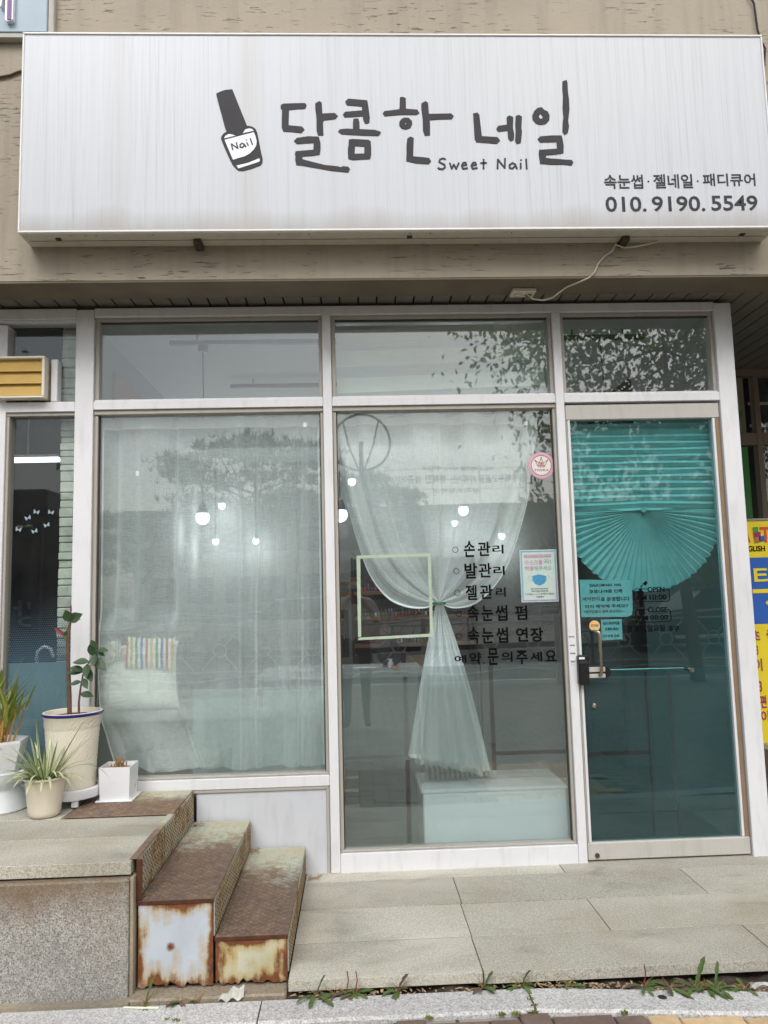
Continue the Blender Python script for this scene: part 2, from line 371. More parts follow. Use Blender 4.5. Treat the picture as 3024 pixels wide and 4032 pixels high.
def signface():
    t = NT('sign_face'); base = L('#bec2c8')
    n = t.noise(150, sc=(1, 1, .012), detail=3, rough=.6); n2 = t.noise(30, sc=(1,1,.02), detail=4); env = t.noise(2.4, sc=(1,1,.35), detail=4)
    s1 = t.math('MULTIPLY', t.ramp(n, [(.5, 0.0), (.68, 1.0)]), t.ramp(env, [(.35, .25), (.65, 1.0)]))
    col = t.mix(t.math('MULTIPLY', s1, .30), base, L('#868991'))
    col = t.mix(t.math('MULTIPLY', t.ramp(n2, [(.5, 0.0), (.75, 1.0)]), .22), col, L('#a6a8b0'))
    g = t.n('SeparateXYZ'); t.set(g.inputs[0], t.co('Generated'))
    low = t.ramp(t.math('ADD', g.outputs[2], t.math('MULTIPLY', t.noise(6, sc=(1,1,.3), detail=4), .13)), [(.06, 1.0), (.17, 0.0)])
    col = t.mix(t.math('MULTIPLY', low, .55), col, L('#8b8174'))
    # two broad brown run-off stains
    for x, w, k in ((.125, .022, .16), (.295, .028, .20), (.41, .012, .06)):
        dx = t.math('ABSOLUTE', t.math('SUBTRACT', t.math('ADD', g.outputs[0], t.math('MULTIPLY', n2, .02)), x + .01))
        col = t.mix(t.math('MULTIPLY', t.ramp(t.math('DIVIDE', dx, w), [(.1, 1.0), (1.0, 0.0)]), k), col, L('#a2978a'))
    return t.done(t.pr(col, .32, spec=.5))
MAT = {}
MAT['plaster'] = plaster('taupe_plaster', '#a39a8a'); MAT['beam'] = simple('beam_paint', '#6f6656', .85, var=.15, vscale=4, bump=.25, bscale=90)
MAT['board'] = simple('soffit_board_paint', '#75736c', .55, var=.1, vscale=3, rnd=.06); MAT['slot'] = simple('slot_dark', '#1d1c1a', .9)
MAT['alu'] = alu('white_aluminium', '#d9dadd'); MAT['bead'] = alu('grey_bead', '#a9a59d', .4, .5); MAT['seal'] = simple('dark_gasket', '#3c3933', .8)
MAT['steel'] = alu('brushed_door_steel', '#b9b6b0', .35, .34); MAT['panel'] = alu('lower_panel_paint', '#c3c6cc', .3, .5)
MAT['glass'] = glass('window_glass'); MAT['teal'] = glass('teal_door_glass', (.575,.80,.82), .05); MAT['dkglass'] = glass('neighbour_glass', (.90,.94,.94), .045)
MAT['granite'] = granite('grey_green_granite', '#b4b1a5', .42, .6, '#968c74', 1.3); MAT['granite2'] = granite('coarse_granite', '#a8a7a3', .7, .3, '#8a7a58', 1.0, True)
MAT['kerb'] = granite('pale_kerb_granite', '#bcbcbb', .42, .14, '#a8a08e'); MAT['concrete'] = granite('old_mortar', '#9a8f7c', .25, .5)
MAT['dirt'] = simple('gutter_dirt', '#3d342a', .95, var=.4, vscale=40, bump=.6, bscale=120)
MAT['sign'] = signface(); MAT['signtrim'] = alu('sign_trim', '#e2e1df', .1, .3); MAT['signbox'] = alu('sign_box_paint', '#c9c5b8', .35, .5)
MAT['ink'] = simple('sign_ink', '#3b3a3d', .6, var=.05, spec=.2); MAT['signwhite'] = simple('sign_label_white', '#dfe0e8', .4, var=.04)
MAT['vinyl'] = simple('black_vinyl', '#0b0b0c', .85, spec=.08); MAT['iron'] = simple('dark_iron', '#4a4540', .6, .5, var=.3, vscale=30)
MAT['cream'] = simple('cream_plastic', '#d8d2c2', .42, var=.04); MAT['white'] = simple('white_plastic', '#dcdee2', .3, var=.03); MAT['cable'] = simple('cable_cream', '#c9c3ad', .5); MAT['wire'] = simple('wire_black', '#2a2624', .6)
MAT['beige'] = simple('beige_plastic', '#cfc6b4', .45, var=.05, bump=.1, bscale=30); MAT['blue_rim'] = simple('blue_rim_paint', '#20206b', .3); MAT['soil'] = simple('potting_soil', '#4d4237', .95, var=.5, vscale=90, bump=.8, bscale=160)
MAT['ceramic'] = simple('glazed_ceramic', '#d5dbdf', .15, var=.03)
MAT['sheer'] = sheer('sheer_curtain'); MAT['hem'] = sheer('sheer_hem', dens=.95)
MAT['film'] = film('frosted_film', (.34,.41,.40), .20); MAT['film2'] = film('frosted_film_pale', (.74,.82,.83), .16, .2, .92); MAT['doorfilm'] = film('door_film', (.04,.24,.25), .24); MAT['bluefilm'] = film('blue_film', (.32,.48,.56), .78)
MAT['paper'] = simple('paper_white', '#e8ebe6', .8, var=.03); MAT['shade'] = simple('pleated_paper', '#e6e9e4', .85, var=.05, vscale=14)
MAT['tape'] = simple('cream_tape', '#d6dcc3', .6, var=.04); MAT['green'] = simple('green_band', '#2f7a4d', .6)
MAT['inwall'] = simple('room_wall', '#8d8f8c', .85, var=.05, vscale=2); MAT['inceil'] = simple('room_ceiling', '#a8aaa6', .9, var=.03); MAT['infloor'] = simple('room_floor', '#4e4b46', .45, var=.1, vscale=3)
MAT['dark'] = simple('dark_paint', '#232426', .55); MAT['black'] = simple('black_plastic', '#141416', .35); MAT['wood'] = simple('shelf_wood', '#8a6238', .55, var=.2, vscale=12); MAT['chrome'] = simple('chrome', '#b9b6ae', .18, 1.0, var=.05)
MAT['brass'] = simple('handle_metal', '#a39a8b', .28, .9, var=.08); MAT['bulb'] = emissive('bulb_glow', '#e6eeff', 2.2); MAT['tube'] = emissive('tube_glow', '#f4f7ff', 1.6)
MAT['stickrim'] = simple('sticker_rim', '#cfa3ac', .6)
MAT['pink'] = simple('print_pink', '#e3a5bd', .6); MAT['pblue'] = simple('print_blue', '#54a5d6', .5); MAT['plight'] = simple('print_pale_blue', '#8fb9da', .6); MAT['plilac'] = simple('print_lilac', '#c3a5d2', .6); MAT['pgrey'] = simple('print_grey', '#b8bdb8', .6); MAT['crimson'] = simple('print_crimson', '#9a2747', .5); MAT['orange'] = simple('print_orange', '#a8683c', .6)
MAT['yellow'] = simple('banner_yellow', '#d9c41f', .55, var=.05); MAT['bblue'] = simple('banner_blue', '#1f55a8', .55, var=.05); MAT['red'] = simple('banner_red', '#c2472c', .5); MAT['magenta'] = simple('banner_magenta', '#8f2258', .5); MAT['bgreen'] = simple('banner_green', '#3c8a3c', .5)
MAT['sticker'] = simple('sticker_tan', '#d9b478', .5, var=.03); MAT['vent'] = simple('vent_yellow', '#b8964a', .6, var=.12, vscale=6); MAT['bronze'] = alu('bronze_frame', '#7d6f5f', .3, .4)
MAT['stone'] = simple('veneer_stone', '#c6c6ba', .85, var=.18, vscale=18, bump=.5, bscale=50, rnd=.14, bdist=.004); MAT['mortar'] = simple('veneer_mortar', '#4b4943', .9)
MAT['panelblue'] = simple('neighbour_sign_blue', '#8fa0ad', .4, var=.06, vscale=3); MAT['purple'] = simple('sign_purple', '#6d4380', .45)
MAT['tread'] = rusty('rusty_tread', '#a8b0a4', tread=True); MAT['rface'] = rusty('rusty_face', '#bcc7d3', .135, spot=True); MAT['rface2'] = rusty('rusty_face_low', '#c4c4ae', .15, .02); MAT['riser'] = rusty('rusty_riser', '#aab4b4', .02, .0)
MAT['pbrown'] = simple('paver_brown', '#6e5d54', .85, var=.15, vscale=30, bump=.4, bscale=150, rnd=.1); MAT['ptan'] = simple('paver_tan', '#c3a984', .85, var=.12, vscale=30, bump=.4, bscale=150, rnd=.1)
MAT['walk'] = brickmat('sidewalk_bricks', '#8d8983', '#9a958c', 1.0, .2, .1); MAT['asphalt'] = simple('asphalt', '#4e4e50', .9, var=.2, vscale=3, bump=.4, bscale=200)
MAT['leaf'] = leafmat('rubber_leaf', '#2a4428', '#3a5534', trans=.15, rough=.5); MAT['redleaf'] = leafmat('new_red_leaf', '#6a2a30', '#8a3a3e', trans=.2); MAT['stem'] = simple('brown_stem', '#5d4636', .8, var=.25, vscale=40, bump=.4, bscale=80); MAT['gstem'] = simple('green_stem', '#55603a', .7)
MAT['spider'] = leafmat('spider_green', '#4a6c30', '#658545', trans=.3); MAT['spiderw'] = leafmat('spider_cream', '#c9cf9e', '#dbe0b8', trans=.3); MAT['palm'] = leafmat('palm_leaf', '#74883a', '#9aa24c', '#8a6a34', trans=.3); MAT['palmstem'] = simple('palm_stem', '#a5803a', .7, var=.35, vscale=50); MAT['dry'] = simple('dry_plant', '#8f7346', .9, var=.3, vscale=60)
MAT['weed'] = leafmat('weed_leaf', '#49602f', '#627a44', '#5c4a4a', trans=.25, rough=.6); MAT['moss'] = leafmat('moss', '#5a6428', '#7a7f38', trans=.1, rough=.9); MAT['litter'] = simple('dead_leaf', '#a08a6c', .9, var=.35, vscale=60)
MAT['pine'] = leafmat('pine_needles', '#35452b', '#4a5c3a', trans=.2, rough=.7); MAT['tree'] = leafmat('street_tree_leaf', '#57703f', '#7c9858', trans=.5, rough=.5); MAT['bark'] = simple('bark', '#5d4f42', .9, var=.3, vscale=14, bump=.6, bscale=40)
MAT['rail'] = simple('railing_paint', '#e3e6e5', .3, .0, var=.08); MAT['carwhite'] = simple('car_paint_white', '#d4d6d8', .25, var=.03); MAT['carglass'] = simple('car_glass', '#15181b', .08); MAT['tyre'] = simple('tyre_rubber', '#1b1b1c', .85); MAT['schoolwall'] = simple('school_wall', '#b3aa9a', .9, var=.1, vscale=.8); MAT['winglass'] = simple('far_window', '#39424a', .15)
MAT['cushion'] = simple('ivory_cushion', '#f5f4ea', .95, var=.05, vscale=20, bump=.3, bscale=60); MAT['stripes'] = banded('rainbow_stripes', ['#f2f1ea','#c23f38','#f2f1ea','#d9b52c','#f2f1ea','#2f8a45','#f2f1ea','#2a5fa0'], 0, 2.6); MAT['bwstripe'] = banded('black_white_stripes', ['#1e1e20','#c8c8c4'], 0, 14)
MAT['brownstile'] = simple('brown_stile', '#8d7760', .5, .3)
MAT['dull'] = simple('dull_blind', '#8f8c78', .8)
MAT['stickpale'] = simple('sticker_pale', '#d7d6d0', .5)
MAT['orange2'] = simple('sticker_ink', '#6b4a2c', .5)
MAT['blindlight'] = simple('blind_light', '#c9cec6', .8, var=.03)
MAT['blindgrey'] = sheer('blind_mesh', (.5,.52,.52,1), .8)
MAT['maroon'] = simple('maroon_card', '#5c2a2c', .7)
MAT['card'] = simple('tan_card', '#b08f6c', .8)
MAT['pgrey2'] = simple('grey_card', '#7d8080', .8)
MAT['dullorange'] = simple('dull_orange', '#9a7864', .8)
MAT['rustdark'] = simple('dark_rust', '#4b2a18', .85, var=.4, vscale=40, bump=.4, bscale=90)
MAT['plinth'] = granite('stained_plinth', '#948978', .3, .5, '#7a6248')
MAT['soil2'] = simple('pale_soil', '#9a8b76', .95, var=.4, vscale=120, bump=.6, bscale=200)
MAT['rail2'] = simple('lamp_post_paint', '#6f7473', .5, .2)
MAT['cargrey'] = simple('car_paint_grey', '#8d9194', .25)
MAT['cardark'] = simple('car_paint_dark', '#2c3036', .2)
MAT['riserlug'] = simple('riser_lug_rust', '#7d6a4c', .8, var=.4, vscale=30)
MAT['treadlug'] = rusty('worn_highlit_lugs', '#b9bcae', tread=True, gain=1.45)  # worn rust, lightened to paint a slight highlight on the lugs
MAT['plate'] = rusty('landing_plate', '#b4b7a6', tread=True, gain=1.5)
MAT['weed2'] = leafmat('weed_purple', '#5a4347', '#6f5a4a', trans=.2, rough=.7)
MAT['dotblue'] = simple('dot_blue', '#4a6478', .6)
MAT['swagcloth'] = sheer('sheer_swag', dens=.56)
MAT['tailcloth'] = sheer('sheer_gathered', dens=.97)
MAT['scrap'] = simple('dirty_paper', '#b4b3ac', .9, var=.2, vscale=60)
MAT['joint'] = simple('joint_mortar', '#6a6459', .95, var=.3, vscale=30)
MAT['skin'] = simple('skin', '#c99a7f', .6); MAT['shirt'] = simple('white_shirt', '#d9dbde', .9, var=.05); MAT['trouser'] = simple('dark_trousers', '#25262b', .9); MAT['hair'] = simple('black_hair', '#17130f', .7); MAT['roof'] = simple('grey_roof', '#5b6066', .6)

def embossed():      # basket-woven relief of arcs
    t = NT('embossed_cream'); g = t.n('SeparateXYZ'); t.set(g.inputs[0], t.co())
    ang = t.math('MULTIPLY', t.math('ARCTAN2', g.outputs[1], g.outputs[0]), 0.0)
    w = t.n('TexWave', Vector=t.co(rot=(0,.6,0)), Scale=38, Distortion=6, Detail=1); w.inputs['Detail Scale'].default_value = 1.2
    w2 = t.n('TexWave', Vector=t.co(rot=(0,-.6,0)), Scale=26, Distortion=6, Detail=1); ck = t.n('TexChecker', Vector=t.co(sc=(1,1,1)), Scale=26)
    h = t.mix(ck.outputs[1], w.outputs[0], w2.outputs[0])
    c = t.ramp(t.noise(7), [(.3, L('#d3ccba')), (.7, L('#dfd9c9'))]); c = t.mix(t.math('MULTIPLY', t.ramp(t.noise(120), [(.74,0.0),(.77,1.0)]), .7), c, L('#4a4238'))
    return t.done(t.pr(c, .42, normal=t.bump(h, .3, .003)))
MAT['embossed'] = embossed()
# ---------------------------------------------------------------- outlines of lettering and cloth edges, metres on their plane (x, z)
SYL= [[[[(-0.292,3.5674),(-0.2823,3.5725),(-0.2296,3.5745),(-0.1817,3.5751),(-0.1746,3.5648),(-0.1821,3.5468),(-0.2204,3.5448),(-0.2564,3.5407),(-0.2592,3.4662),(-0.1977,3.46),(-0.186,3.4447),(-0.2005,3.4279),(-0.2458,3.4331),(-0.2839,3.4357),(-0.2908,3.4575),(-0.2884,3.5418),(-0.2946,3.5494),(-0.2949,3.5597)]],[[(-0.1352,3.5725),(-0.1167,3.5853),(-0.1048,3.5776),(-0.1028,3.5238),(-0.0456,3.5263),(-0.031,3.5109),(-0.0428,3.4966),(-0.0703,3.493),(-0.0967,3.4895),(-0.1007,3.4803),(-0.0999,3.4165),(-0.1243,3.4161),(-0.131,3.4395),(-0.1301,3.5007),(-0.1351,3.5468)]],[[(-0.2354,3.3888),(-0.2223,3.404),(-0.1697,3.4121),(-0.121,3.41),(-0.1139,3.3784),(-0.1144,3.348),(-0.1177,3.3227),(-0.1521,3.3167),(-0.1974,3.3138),(-0.1985,3.3002),(-0.1525,3.2874),(-0.0956,3.2721),(-0.0386,3.2658),(-0.022,3.2607),(-0.0147,3.2658),(0.0115,3.2637),(0.0194,3.2515),(0.0109,3.2354),(-0.02,3.2391),(-0.0676,3.2443),(-0.1292,3.2561),(-0.2004,3.2699),(-0.2264,3.2725),(-0.2309,3.2978),(-0.2292,3.3129),(-0.2319,3.3255),(-0.2279,3.3392),(-0.1469,3.3461),(-0.1454,3.3795),(-0.1845,3.3776),(-0.2227,3.3746)]]],[[[(0.0036,3.5828),(0.0183,3.5972),(0.0545,3.5941),(0.1065,3.589),(0.1114,3.5519),(0.1161,3.5031),(0.1135,3.4775),(0.0942,3.4724),(0.0859,3.4903),(0.0839,3.5098),(0.0429,3.5068),(-0.0004,3.5042),(-0.0083,3.5186),(0.0026,3.5324),(0.0812,3.5391),(0.0807,3.5581),(0.0104,3.5648)]],[[(0.0403,3.4981),(0.063,3.4991),(0.0674,3.4801),(0.0676,3.4469),(0.1378,3.4432),(0.164,3.434),(0.1657,3.4263),(0.1539,3.4135),(0.089,3.4147),(-0.0164,3.4215),(-0.032,3.4343),(-0.0256,3.4455),(0.0081,3.4495),(0.0369,3.4474),(0.0376,3.4801)]],[[(0.0166,3.396),(0.0334,3.3985),(0.1077,3.3943),(0.1181,3.3856),(0.1189,3.3576),(0.1185,3.322),(0.1127,3.3003),(0.0672,3.2979),(0.0313,3.2954),(0.0123,3.3021),(0.0113,3.3223),(0.0108,3.3477),(0.0152,3.3731)],[(0.0447,3.3639),(0.0878,3.3612),(0.086,3.3272),(0.0415,3.3263)]]],[[[(0.2587,3.6043),(0.2722,3.6062),(0.2855,3.6012),(0.2851,3.5471),(0.3376,3.5433),(0.3476,3.5253),(0.3339,3.5166),(0.2609,3.5167),(0.185,3.5099),(0.1766,3.5235),(0.1845,3.5359),(0.2208,3.5402),(0.2547,3.5452),(0.2568,3.5763)]],[[(0.2781,3.5036),(0.2967,3.5018),(0.3114,3.4863),(0.3121,3.4708),(0.3028,3.4523),(0.2822,3.4443),(0.262,3.4492),(0.2513,3.4647),(0.253,3.4832),(0.2633,3.4968)],[(0.2785,3.4782),(0.2832,3.4782),(0.286,3.4733),(0.2818,3.4696),(0.2778,3.4727)]],[[(0.3579,3.5732),(0.377,3.585),(0.389,3.5763),(0.3914,3.5216),(0.4951,3.5234),(0.507,3.5109),(0.4971,3.4954),(0.4355,3.4942),(0.3933,3.4905),(0.395,3.4707),(0.3933,3.4163),(0.3687,3.4139),(0.3614,3.4398),(0.3619,3.4955),(0.357,3.5452)]],[[(0.2868,3.3998),(0.3016,3.4097),(0.3171,3.4029),(0.315,3.3721),(0.3115,3.3126),(0.348,3.3094),(0.3856,3.3044),(0.3938,3.2872),(0.3818,3.275),(0.3239,3.2788),(0.279,3.29),(0.282,3.3353),(0.2823,3.366)]]],[[[(0.5979,3.5233),(0.6187,3.5283),(0.627,3.5171),(0.6309,3.4642),(0.6347,3.4116),(0.7078,3.4065),(0.7195,3.3897),(0.7035,3.3731),(0.6538,3.3775),(0.6083,3.3813),(0.6007,3.3962),(0.5995,3.4581)]],[[(0.7036,3.4468),(0.7131,3.4623),(0.7545,3.4678),(0.7549,3.5045),(0.7665,3.5139),(0.7857,3.5064),(0.7821,3.4516),(0.7866,3.4206),(0.7836,3.3927),(0.7686,3.3847),(0.7575,3.399),(0.7562,3.4374),(0.7119,3.4331)]],[[(0.7977,3.5107),(0.8127,3.5163),(0.827,3.5076),(0.8216,3.4516),(0.8237,3.4329),(0.8153,3.3772),(0.7957,3.3729),(0.7893,3.3865),(0.7942,3.433),(0.7935,3.4703)]]],[[[(0.9209,3.555),(0.9334,3.5419),(0.9496,3.5338),(0.9575,3.5138),(0.9545,3.4888),(0.9377,3.4713),(0.9137,3.4658),(0.8905,3.4733),(0.8766,3.492),(0.8758,3.5138),(0.8857,3.5357),(0.903,3.5513)],[(0.9146,3.5213),(0.9202,3.5138),(0.9253,3.5088),(0.9212,3.4982),(0.9123,3.4969),(0.9062,3.5063),(0.9084,3.515)]],[[(1.0272,3.6846),(1.0466,3.691),(1.0507,3.6771),(1.0499,3.6392),(1.0533,3.5889),(1.0528,3.545),(1.0438,3.4856),(1.0465,3.4575),(1.039,3.4264),(1.0236,3.4158),(1.0138,3.4326),(1.0181,3.4825),(1.0221,3.5012),(1.0204,3.5513),(1.0257,3.6077),(1.0243,3.6518)]],[[(0.8945,3.3956),(0.9081,3.4092),(0.9615,3.4141),(1.0088,3.414),(1.0125,3.3954),(1.0163,3.3643),(1.0132,3.326),(0.9745,3.3199),(0.9302,3.3163),(0.9307,3.3028),(1.0145,3.2951),(1.0498,3.2931),(1.058,3.2808),(1.0484,3.2654),(1.0133,3.2704),(0.9544,3.27),(0.9017,3.2751),(0.8989,3.3028),(0.897,3.3244),(0.9002,3.343),(0.9848,3.3489),(0.9835,3.3818),(0.9067,3.3795)]]]]
CAP= [(-0.5899,3.6211),(-0.5708,3.6313),(-0.5493,3.6391),(-0.5159,3.6432),(-0.4498,3.4644),(-0.4598,3.4501),(-0.4733,3.4233),(-0.4885,3.4197),(-0.5122,3.4218),(-0.5288,3.4259),(-0.5429,3.435),(-0.55,3.4553),(-0.5687,3.5316),(-0.5828,3.5878)]
BODY= [(-0.5406,3.4371),(-0.5572,3.4259),(-0.5667,3.4123),(-0.5681,3.3996),(-0.555,3.3642),(-0.5363,3.3188),(-0.5176,3.276),(-0.5012,3.2559),(-0.4894,3.2458),(-0.4705,3.2442),(-0.428,3.2556),(-0.39,3.2706),(-0.3805,3.2831),(-0.3793,3.3033),(-0.3871,3.3386),(-0.3939,3.379),(-0.403,3.4297),(-0.41,3.4475),(-0.4218,3.4577),(-0.436,3.4623),(-0.4498,3.4638),(-0.4694,3.44),(-0.5074,3.4299)]
WHT= [[(-0.5516,3.3945),(-0.4182,3.4313),(-0.4102,3.4095),(-0.4057,3.3892),(-0.4072,3.369),(-0.4178,3.3488),(-0.4369,3.3286),(-0.4607,3.3146),(-0.4891,3.3061),(-0.5137,3.2976),(-0.5244,3.3238),(-0.5385,3.3592)],[(-0.5549,3.4011),(-0.5477,3.4148),(-0.5311,3.4234),(-0.5122,3.4188),(-0.5018,3.4147)],[(-0.4685,3.4268),(-0.4575,3.4451),(-0.4408,3.4501),(-0.4266,3.4476),(-0.4191,3.4379)],[(-0.4987,3.2694),(-0.4467,3.2823),(-0.3945,3.3043),(-0.3912,3.2957),(-0.3946,3.2882),(-0.4373,3.2732),(-0.4894,3.2558)]]
NAIL= [[(-0.5149,3.3455),(-0.5209,3.3743),(-0.4912,3.3515),(-0.4982,3.3808)],[(-0.4627,3.3716),(-0.4721,3.3777),(-0.4817,3.3691),(-0.4803,3.3575),(-0.4699,3.3565),(-0.4627,3.364),(-0.4641,3.3741),(-0.4547,3.36)],[(-0.4508,3.3807),(-0.4438,3.3655)],[(-0.454,3.3943),(-0.4517,3.3913)],[(-0.435,3.4009),(-0.4253,3.37)]]
SWEET= [[(0.4611,3.298),(0.4496,3.303),(0.436,3.2981),(0.4316,3.2858),(0.4429,3.2785),(0.4561,3.2723),(0.458,3.26),(0.4478,3.2503),(0.4304,3.2522),(0.4259,3.2565)],[(0.4808,3.2796),(0.4886,3.252),(0.4992,3.2734),(0.5089,3.2519),(0.5228,3.2806)],[(0.5357,3.2671),(0.5574,3.2701),(0.5537,3.2824),(0.542,3.2806),(0.5357,3.2671),(0.541,3.2518),(0.5615,3.2548)],[(0.5806,3.267),(0.6029,3.27),(0.5987,3.2822),(0.5869,3.2804),(0.5806,3.267),(0.5858,3.2516),(0.607,3.2558)],[(0.639,3.2975),(0.636,3.2508)],[(0.6236,3.2791),(0.6511,3.2802)],[(0.7014,3.2512),(0.7045,3.2973),(0.7354,3.2542),(0.7386,3.3021)],[(0.7842,3.2724),(0.7728,3.2798),(0.7578,3.2694),(0.7588,3.2541),(0.7717,3.2528),(0.7827,3.2632),(0.7832,3.2755),(0.7921,3.2509)],[(0.8109,3.2785),(0.8097,3.2508)],[(0.8122,3.2951),(0.8133,3.292)],[(0.837,3.2987),(0.8378,3.2501)]]
SIGNTXT= [('속눈썹',1.1969,1.3803,3.1511,3.2203),('·',1.4015,1.4104,3.1818,3.19),('젤네일',1.4298,1.6157,3.1526,3.2215),('·',1.6361,1.6441,3.1834,3.1916),('패디큐어',1.6649,1.9142,3.1627,3.2235),('010.',1.198,1.3887,3.0393,3.1127),('9190.',1.4159,1.6665,3.0399,3.1135),('5549',1.6965,1.9162,3.0414,3.1157)]
VINYL= [('손',0.5534,0.6099,1.4824,1.5635),('관',0.6228,0.6879,1.4855,1.5586),('리',0.6975,0.7541,1.4958,1.5409),('발',0.5526,0.617,1.374,1.4522),('관',0.6239,0.6892,1.3782,1.4505),('리',0.6983,0.7556,1.3876,1.4336),('젤',0.5543,0.6116,1.2672,1.3425),('관',0.6258,0.6908,1.2708,1.3422),('리',0.706,0.7563,1.28,1.3257),('속',0.5589,0.6164,1.162,1.242),('눈',0.6316,0.6877,1.1608,1.2382),('썹',0.7005,0.7607,1.1601,1.2383),('펌',0.7989,0.8603,1.1618,1.2338),('속',0.5576,0.6146,1.0524,1.1316),('눈',0.6281,0.6852,1.0505,1.1277),('썹',0.7,0.7592,1.0512,1.1285),('연',0.7993,0.8594,1.0543,1.125),('장',0.8714,0.9356,1.0515,1.123),('예',0.4866,0.5453,0.9588,0.9965),('약',0.5613,0.6209,0.9488,1.01),('.',0.6292,0.6367,0.9515,0.9589),('문',0.6531,0.7061,0.9444,1.027),('의',0.7208,0.7766,0.958,1.0075),('주',0.7944,0.8515,0.9441,1.0113),('세',0.8644,0.9256,0.9557,1.0022),('요',0.9406,0.9979,0.9536,1.0091)]
RINGS= [(0.5098,1.5201),(0.5112,1.4128),(0.5126,1.3054),(0.5156,1.2005),(0.5128,1.0897)]
POSTER= [(0.837,1.5119),(1.0245,1.5116),(1.026,1.2485),(0.8374,1.2486)]
POSTERTXT= [('코로나 바이러스 확산 방지를 위해','w',0.865,0.9909,1.4762,1.4854),('마스크를','p',0.8614,0.9527,1.4348,1.4597),('꼭!','g',0.957,0.9957,1.438,1.4641),('착용','p',0.86,0.9067,1.4061,1.4301),('해주세요','g',0.908,0.9981,1.4064,1.4297),('코로나 바이러스 확산 방지와','k',0.8845,0.9748,1.3108,1.3188),('모두의 건강과 안전을 위해','k',0.8892,0.973,1.2988,1.3068),('손소독','b',0.855,0.8793,1.2853,1.2944),('및','k',0.8804,0.8885,1.2848,1.2928),('마스크 착용','p',0.8898,0.9351,1.2841,1.2945),('을 해주시기 바랍니다.','k',0.9371,1.0047,1.2842,1.293),('GellyFit','k',0.9121,0.9505,1.2689,1.2788)]
PPILL= (0.8588,0.9991,1.4721,1.4882)
MASK= ([(0.8968,1.3797),(0.9296,1.3877),(0.9677,1.3779),(0.9678,1.3619),(0.9579,1.3421),(0.933,1.3307),(0.9091,1.3393),(0.8977,1.3556)],[(0.8987,1.3776),(0.8765,1.3801),(0.876,1.3681),(0.8977,1.3556)],[(0.9657,1.378),(0.984,1.3783),(0.9834,1.3655),(0.9658,1.3559)])
NOTE= [(1.1353,1.355),(1.3994,1.3466),(1.4019,1.2872),(1.3989,1.1997),(1.3926,1.1723),(1.3685,1.1628),(1.1347,1.1676)]
NOTE2= [(1.2335,1.1526),(1.3398,1.1526),(1.3385,1.0524),(1.2323,1.0494)]
NOTETXT= [('DALKOMHAN  NAIL','k',1.1858,1.3501,1.3183,1.3322),('코로나19로 인해','k',1.1822,1.3501,1.2838,1.3036),('예약관리','o',1.146,1.2325,1.248,1.2673),('로 운영합니다','k',1.2381,1.3863,1.2434,1.265),('미리 예약해 주세요!!','k',1.1566,1.3757,1.2101,1.2285),('*예약없을시 일찍 문닫아요~','o',1.1487,1.3531,1.1853,1.2013),('잠시자리비움','k',1.2435,1.3276,1.1248,1.1422),('전화주세요!!','k',1.2521,1.3221,1.0964,1.1124),('010 9190 5549','k',1.2385,1.3225,1.0633,1.0769)]
DOORVINYL= [('OPEN',1.472,1.5586,1.2834,1.3095),('AM',1.411,1.4647,1.245,1.2701),('10:00',1.4799,1.5678,1.2451,1.2712),('CLOSE',1.467,1.5661,1.1825,1.2085),('PM',1.415,1.4663,1.1435,1.1681),('08:00',1.4772,1.5682,1.1445,1.1695),('공휴일.일요일',1.3575,1.5483,1.0872,1.1203),('휴무',1.5655,1.6206,1.0847,1.1147)]
DBOX= [[(1.4698,1.3001),(1.4113,1.3016),(1.4023,1.2917),(1.401,1.2482),(1.4097,1.2365),(1.5711,1.236),(1.5826,1.2458),(1.5817,1.2895),(1.5729,1.298),(1.5597,1.2983)],[(1.4657,1.1985),(1.4144,1.1998),(1.4055,1.1909),(1.4041,1.1453),(1.4127,1.1337),(1.5715,1.1354),(1.5829,1.1451),(1.5819,1.1863),(1.5732,1.1957),(1.5671,1.1958)]]
DPOL= [[(1.449,1.3273),(1.4653,1.3407),(1.4755,1.3313),(1.4614,1.3164)],[(1.4355,1.3139),(1.4516,1.3236),(1.4533,1.3208),(1.4388,1.3069)],[(1.4278,1.3026),(1.4429,1.3054),(1.4448,1.2906),(1.4288,1.2892)],[(1.4199,1.289),(1.4481,1.2906),(1.4486,1.2768),(1.437,1.2633),(1.4223,1.2751)],[(1.4274,1.259),(1.4448,1.2608),(1.4465,1.2127),(1.4268,1.2109)],[(1.4224,1.1996),(1.4495,1.2012),(1.4505,1.1783),(1.4324,1.1651),(1.4224,1.1768)]]
STK= ([(1.193,1.1233),(1.2198,1.1226)],(1.1749,1.2118,1.1188,1.1324))
DRAIN= ([(1.0661,0.9534),(1.0835,0.9529)],(1.0521,1.0805,0.9468,0.9602),[(1.0515,1.0822,1.0707,1.0787),(1.0526,1.0828,1.0285,1.0375),(1.0533,1.0839,0.9883,0.999)])
CROWN= ([(0.9666,1.9419),(1.0349,1.9406),(1.0191,1.9409)],[[(0.9366,1.967),(0.95,1.9346),(0.982,1.934),(0.9985,1.9667)],[(0.9366,1.967),(0.978,1.9405)],[(0.9985,1.9667),(0.9545,1.9409)],[(0.949,1.9402),(0.9679,1.9801),(0.9822,1.9395)],[(0.9534,1.9431),(0.966,1.9398),(0.979,1.9426)],[(0.9669,1.9492),(0.9673,1.9587)],[(0.9629,1.9553),(0.9673,1.9587),(0.9714,1.9552)]],[(0.968,1.9814),(0.9358,1.9683),(0.999,1.9679)],(0.9292,1.0033,1.9116,1.9236))
